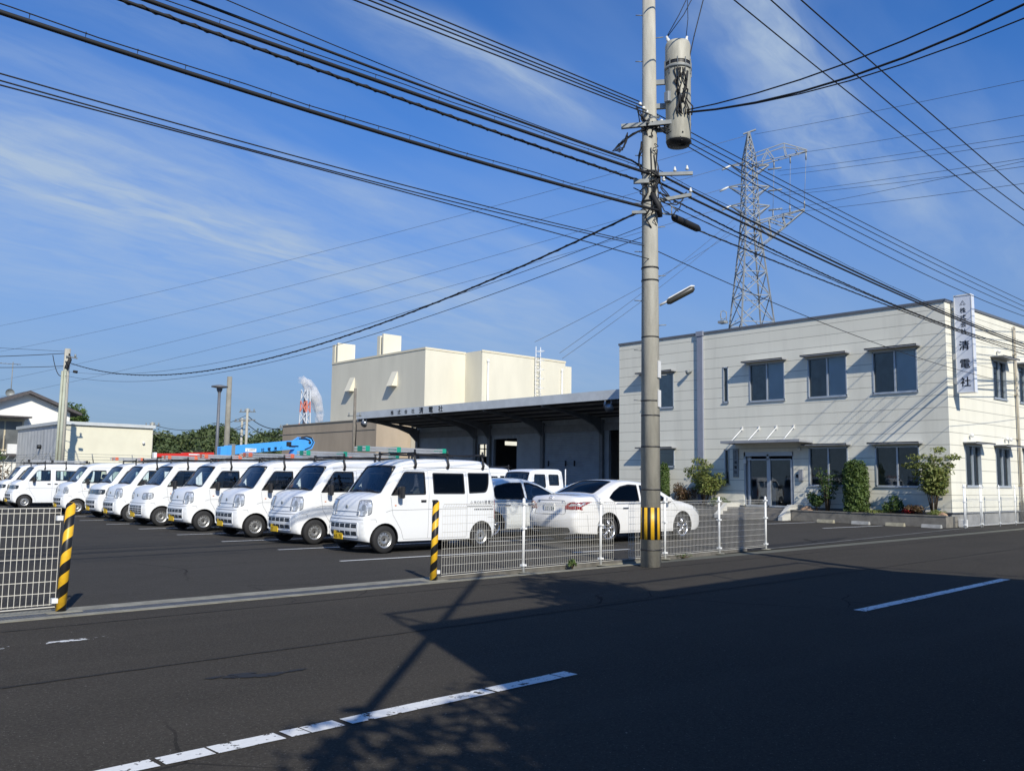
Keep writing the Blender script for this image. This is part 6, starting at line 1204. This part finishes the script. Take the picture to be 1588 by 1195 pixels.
def shrub(name, label, x, y, z0, h, r, lm, style, seed, n=None, size=.05):
    rnd = random.Random(seed); t = thing(name, label, 'shrub', (x, y, z0)); st_ = MB(); lf = MB()
    if style == 'dense':
        co = MB(); co.lathe([(.001, z0), (r * .62, z0 + .1), (r * .70, z0 + h * .45), (r * .62, z0 + h * .76), (r * .3, z0 + h * .88), (.001, z0 + h * .92)], (x, y, 0), 'z', 14); lf.add(co.v, co.f)
        for k in range(60):
            a = k * 2.4; zz = .04 + .90 * k / 59; rr = r * .66 * (1 if zz < .72 else sqrt(max(.02, 1 - ((zz - .72) / .24) ** 2))); leaves(lf, (x + rr * cos(a), y + rr * sin(a), z0 + zz * h), (r * .36, r * .36, h * .09), (n or 5200) // 60, size, rnd, .2)
        for k in range(5): a = k * 1.25; st_.tube([(x, y, z0), (x + r * .4 * cos(a), y + r * .4 * sin(a), z0 + h * .8)], [.03, .01], 5)
    elif style == 'multi':
        for k in range(11):
            a = k * 2 * pi / 11 + rnd.uniform(-.3, .3); top = Vector((x + r * rnd.uniform(.35, 1.0) * cos(a), y + r * rnd.uniform(.35, 1.0) * sin(a), z0 + h * rnd.uniform(.55, 1.0))); mid = Vector((x + (top.x - x) * .35, y + (top.y - y) * .35, z0 + (top.z - z0) * .55)); st_.tube([(x + .05 * cos(a), y + .05 * sin(a), z0), mid, top], [.022, .014, .006], 5)
            for q in (1.0, .8, .62, .45):
                c = mid.lerp(top, (q - .4) / .6) if q > .45 else mid; leaves(lf, (c.x + rnd.uniform(-.1, .1), c.y + rnd.uniform(-.1, .1), c.z), (r * .34, r * .34, r * .15), int((n or 2400) * 1.35) // 44, size, rnd, .0)
    else:
        for k in range(9):
            a = rnd.uniform(0, 6.28); rr = r * rnd.uniform(.1, .7); c = (x + rr * cos(a), y + rr * sin(a), z0 + h * rnd.uniform(.35, .8)); st_.tube([(x, y, z0), c], [.012, .005], 4); leaves(lf, c, (r * .45, r * .45, h * .28), (n or 700) // 9, size, rnd, .0)
    P_(st_, 'stems', M_BARK, t); P_(lf, 'foliage', lm, t); return t
shrub('multi_stem_shrub', 'tall loose multi stemmed shrub at the right corner of the office front', 32.75, 13.95, .36, 2.4, .88, L_YEL, 'multi', 1, 2600, .065)
shrub('clipped_shrub', 'tall dense clipped round topped shrub between the two ground floor windows', 32.72, 16.85, .36, 2.05, .50, L_GRN, 'dense', 2, 9000, .055)
shrub('thin_sapling', 'thin wispy sapling in front of the window right of the entrance', 32.72, 18.05, .36, 1.75, .48, L_DARK, 'multi', 3, 700, .05)
shrub('low_shrub', 'dark low shrub beside the tan rock by the entrance steps', 32.72, 18.5, .36, .75, .42, L_DARK, 'low', 4, 900, .06); shrub('low_shrub', 'dark feathery low shrub right of the tall clipped one', 32.72, 15.45, .36, .75, .40, L_DARK, 'low', 5, 900, .05)
shrub('flowering_plant', 'low plant with red flowers in the middle of the planter', 32.7, 14.85, .36, .32, .38, L_FLW, 'low', 6, 260, .035); shrub('low_shrub', 'reddish brown low shrub beside the red flowers', 32.75, 14.65, .36, .42, .45, L_RED, 'low', 7, 600, .05)
shrub('ground_cover_plant', 'pale green creeping plant at the right end of the planter', 32.6, 13.75, .36, .25, .35, L_YEL, 'low', 8, 500, .035); shrub('ground_cover_plant', 'pale green creeping plant along the front of the planter right of the clipped shrub', 32.6, 15.95, .36, .18, .48, L_YEL, 'low', 9, 700, .03)
shrub('multi_stem_shrub', 'broad yellow green shrub left of the entrance beside the downpipe', 32.72, 23.9, .36, 2.15, .85, L_YEL, 'multi', 10, 2400, .06); shrub('low_shrub', 'reddish shrub behind the front end of the white sedan', 32.72, 25.0, .36, 1.05, .62, L_RED, 'low', 11, 1500, .05); shrub('low_shrub', 'dark green low shrub left of the entrance steps', 32.72, 23.1, .36, .5, .5, L_GRN, 'low', 12, 900, .05)
shrub('slender_conifer', 'slender green conifer seen just right of the tall concrete pole', 32.75, 26.15, .36, 2.0, .26, L_GRN, 'dense', 13, 3600, .05)
shrub('weed', 'small green weed growing at the foot of the mesh fence', 10.85, 10.62, .0, .16, .08, L_GRN, 'low', 14, 110, .03); shrub('weed', 'tiny weeds at the fence foot right of the concrete pole', 14.2, 10.9, .0, .08, .25, L_GRN, 'low', 15, 60, .02)
t = thing('hedge', 'clipped hedge with green top and brown sides at the left edge behind the vans', 'hedge', (10.5, 61, 0)); b = MB(); rnd = random.Random(9)
for k in range(40): leaves(b, (rnd.uniform(7, 12.9), rnd.uniform(60.4, 61.6), rnd.uniform(2.2, 2.75)), (.6, .5, .25), 60, .09, rnd, 0)
P_(b, 'green_top', L_GRN, t); b = MB()
for k in range(60): leaves(b, (rnd.uniform(7, 12.9), rnd.uniform(60.4, 61.4), rnd.uniform(.3, 2.2)), (.6, .5, .5), 60, .10, rnd, 0)
P_(b, 'brown_sides', L_RED, t)
def tree(name, label, x, y, h, r, lm, seed, n, size, z0c=.35, trunk=.12):
    rnd = random.Random(seed); t = thing(name, label, 'tree', (x, y, 0)); b = MB(); b.tube([(x, y, 0), (x + .1, y, h * .3), (x, y + .1, h * .7)], [trunk, trunk * .8, trunk * .4], 9); lf = MB()
    for k in range(30):
        a = rnd.uniform(0, 6.28); e = rnd.uniform(z0c, .95); rr = r * rnd.uniform(.2, .85) * sqrt(max(.1, 1 - ((e - .6) / .5) ** 2)); c = Vector((x + rr * cos(a), y + rr * sin(a), e * h))
        if k < 12: b.tube([(x, y, h * .35), ((x + c.x) / 2, (y + c.y) / 2, (h * .4 + c.z) / 2), c], [trunk * .4, trunk * .25, .02], 5)
        leaves(lf, c, (r * .34, r * .34, h * .11), n // 30, size, rnd, .1)
    P_(b, 'trunk', M_BARK, t); P_(lf, 'crown', lm, t); return t
a = hp(116, 80); tree('garden_tree', 'round green tree behind the white gabled house and the shed', a.x, a.y, 7.0, 1.9, L_GRN, 21, 5000, .16)
# wooded ridge: one far mass
b = MB(); rnd = random.Random(31); hill = MB()
N = 40
def ridge(u): return 6.7 + 1.0 * sin(u * .021 + 1) + .6 * sin(u * .06) + (1.4 if u > 400 else 0)
vs = []
for i in range(N + 1):
    u = 120 + 480 * i / N
    for D, f in ((112, .02), (120, .45), (128, .8), (136, .9), (150, .5), (165, .02)): p = hp(u, D + 6 * sin(i * .7)); vs.append((p.x, p.y, (ridge(u) - 1.2) * f))
fs = [(i * 6 + j, i * 6 + j + 1, i * 6 + 7 + j, i * 6 + 6 + j) for i in range(N) for j in range(5)]; hill.add(vs, fs, 0, True); o = hill.build('hill', mat('hill_undergrowth', (.02, .035, .012), .95, var=.4)); tag(o, kind='structure')
for k in range(420):
    u = rnd.uniform(130, 590); D = rnd.uniform(113, 140); p = hp(u, D); f = min(1, max(.15, (D - 106) / 22)); hh = ridge(u) * f; rr = rnd.uniform(.9, 2.0); leaves(b, (p.x, p.y, hh - rr * .6 + rnd.uniform(-.3, .35)), (rr, rr, rr * .8), 95, .30, rnd, .5)
solo(b, 'woodland', L_FAR, 'dense green wooded ridge beyond the parking lot', 'woodland', tuple(hp(350, 125)), kind='stuff')
# ------------------------------------------------------------------ parked vehicles
VY = [15.58, 18.36, 21.08, 23.95, 26.85, 29.55, 32.2, 35.65, 42.85, 45.75]
base_t = make_van('tall', '', rack=True); base_w = make_van('wide', '', side_tint=False); base_b = make_van('band', '', side_tint=False); base_s = make_van('small', '', rack=False, side_tint=False)
v1 = make_van('tall', '48-76', lettering=True); v2 = make_van('tall', '57')
bpy.context.view_layer.update()
def put(o, x, y, rz, label): o.location = (x, y, 0); o.rotation_euler = (0, 0, rz); o['label'] = label; o['group'] = 'white vans parked in a row'; o['category'] = 'van'
put(v1, 9.42, VY[0], 0, 'nearest white van at the right end of the row, with company lettering')
put(v2, 9.44, VY[1], radians(.4), 'second white van from the right, with a white tissue box on its dashboard')
c = base_t; put(c, 9.36, VY[2], radians(-1.1), 'third white van from the right, between the tissue box van and the next one')
c = copy_tree(base_t); put(c, 9.26, VY[3], radians(.9), 'fourth white van from the right, tall headlamps, in front of the blue boom')
put(base_w, 9.22, VY[4], radians(.5), 'white van with wide level headlamps and a chrome grille, fifth from the right')
c = copy_tree(base_t); put(c, 9.30, VY[5], radians(-.8), 'sixth white van from the right, tall headlamps, left of the chrome grille van')
put(base_b, 9.55, VY[6], 0, 'white van with a dark lamp band, seventh from the right, half hidden')
put(base_s, 9.42, VY[7], radians(-.5), 'older white van with small headlamps and no ladder, standing before the gap')
c = copy_tree(base_b); put(c, 9.36, VY[8], 0, 'white van with a dark lamp band beyond the gap, second from the left end')
c = copy_tree(base_b); put(c, 9.5, VY[9], 0, 'white van with a dark lamp band at the far left, behind another such van')
c = copy_tree(base_t); put(c, 18.6, 25.1, 0, 'white van with a roof rack behind the silver hatchback and the small truck'); c['group'] = ''; del c['group']
G1 = 'aluminium ladders on the van roofs'; M_GRN = mat('green_plastic', (.01, .30, .20), .5); M_ORP = mat('orange_plastic', (.60, .15, .08), .5)
ladder('roof_ladder', 'aluminium ladder with green brackets on the rack of the nearest van', 9.55, 11.62, 15.35, 2.0, M_GRN, G1); ladder('roof_ladder', 'aluminium ladder with green brackets on the rack of the second van', 9.75, 12.3, 18.1, 1.955, M_GRN, G1)
ladder('roof_ladder', 'aluminium ladder with orange brackets on the rack of the third van', 9.7, 12.7, 20.9, 1.945, M_ORP, G1); ladder('roof_ladder', 'aluminium ladder with orange brackets on the rack of the fourth van', 9.8, 12.4, 23.8, 1.945, M_ORP, G1)
ladder('roof_ladder', 'aluminium ladder with orange brackets on the rack of the chrome grille van', 9.9, 12.1, 26.7, 1.945, M_ORP, G1); ladder('roof_ladder', 'plain grey ladder on the rack of the van beyond the gap', 9.9, 12.4, 42.7, 1.945, M_BLKPL, G1)
ladder('roof_ladder', 'grey ladder on the rack of the half hidden van with a dark lamp band', 10.1, 12.4, 32.0, 1.945, M_ORP, G1)
road_car('parked_sedan', 'pearl white sedan with red tail lamps parked behind the mesh fence', 19.75, 15.32, 1, M_PEARL, TOP_SED, (.96, 3.79), .335, 4.86, 1.83, SED_W, ((1.25, 1.03), (2.0, 1.375), .66, .55), ((3.30, 1.44), (4.03, 1.155), .52, .62), .95, .24, plate='57-20', gaps=SED_G)
road_car('parked_hatchback', 'silver hatchback between the nearest van and the pearl white sedan', 18.3, 18.07, 1, M_SILVER, TOP_HAT, (.85, 3.55), .31, 4.33, 1.74, HAT_W, ((1.05, 1.0), (2.05, 1.42), .62, .54), ((3.85, 1.31), (4.2, 1.05), .5, .56), .95, .22, tail='hatch', gaps=HAT_G)
o = road_car('dark_minivan', 'dark tall car behind the small white pickup truck', 27.7, 29.6, 1, M_DARKCAR, TOP_HAT, (.85, 3.55), .31, 4.33, 1.74, HAT_W, ((1.05, 1.0), (2.05, 1.42), .62, .54), ((3.85, 1.31), (4.2, 1.05), .5, .56), .95, .22, tail='hatch', gaps=HAT_G); o.scale = (1, 1, 1.33)
road_car('dark_car', 'dark car at the far left end of the row, cut by the photo edge', 9.3, 48.9, -1, M_DARKCAR, TOP_HAT, (.85, 3.55), .31, 4.33, 1.74, HAT_W, ((1.05, 1.0), (2.05, 1.42), .62, .54), ((3.85, 1.31), (4.2, 1.05), .5, .56), .95, .22, tail='hatch', gaps=HAT_G)
crew_truck(19.6, 22.1); bucket_truck(16.0, 36.0, True); bucket_truck(18.1, 45.0, False)
b = MB(); b.rbox((39.7, 12.98, .08), (40.6, 13.32, 1.02), .03); t = thing('air_conditioner', 'white outdoor air conditioner unit behind the gate fence at the right edge', 'air conditioner', (40.1, 13.15, 0)); P_(b, 'casing', M_WHITE, t); b = MB()
for k in range(7): b.lathe([(.05 + .045 * k, 0), (.06 + .045 * k, 0)], (40.05, 12.97, .58), 'y', 20)
P_(b, 'fan_grille', M_CAP, t)
# ------------------------------------------------------------------ the near side of the street, behind the camera: what casts the big shade
NB = thing('street_house', 'two storey building on the near side of the street', 'building', (5, -4, 0)); b = MB(); b.prism([(2.03, -1.0), (11.7, -.25), (14.4, -10.5), (2.03, -10.5)], 0, 6.5, 'z'); P_(b, 'walls', mat('near_house_wall', (.13, .12, .10), .9, var=.1), NB)
b = MB(); zr = 7.08; b.tube([(2.03, -10, zr), (2.0, -1.0, zr), (11.75, -.23, zr), (14.4, -10.5, zr)], .035, 6)
for p in ((2.03, -1.0), (5.2, -.75), (8.5, -.5), (11.7, -.25), (12.3, -3)): b.cyl((*p, 6.5), (*p, zr), .025, n=6)
P_(b, 'roof_rail', M_GALV, NB)
t = thing('street_side_pole', 'concrete pole on the near side of the street', 'utility pole', (12.15, -.5, 0)); b = MB(); b.tube([(12.15, -.5, 0), (12.15, -.5, 10.5)], [.17, .11], 14); P_(b, 'shaft', M_CONC, t)
b = MB(); b.cyl((-2.0, -.3, 0), (4.85, .18, 8.0), .042, n=10); solo(b, 'inclined_stay_pole', M_GALV, 'inclined steel stay on the near side of the street', 'stay', (-2, -.3, 0))
tree('street_tree', 'leafy tree in front of the near side building', 5.45, -.50, 7.9, 1.15, L_DARK, 41, 3600, .09, .72, .09); tree('street_tree', 'leafy tree on the near side of the street behind the camera', .95, -2.3, 5.2, 1.7, L_DARK, 42, 4200, .09, .58, .09)
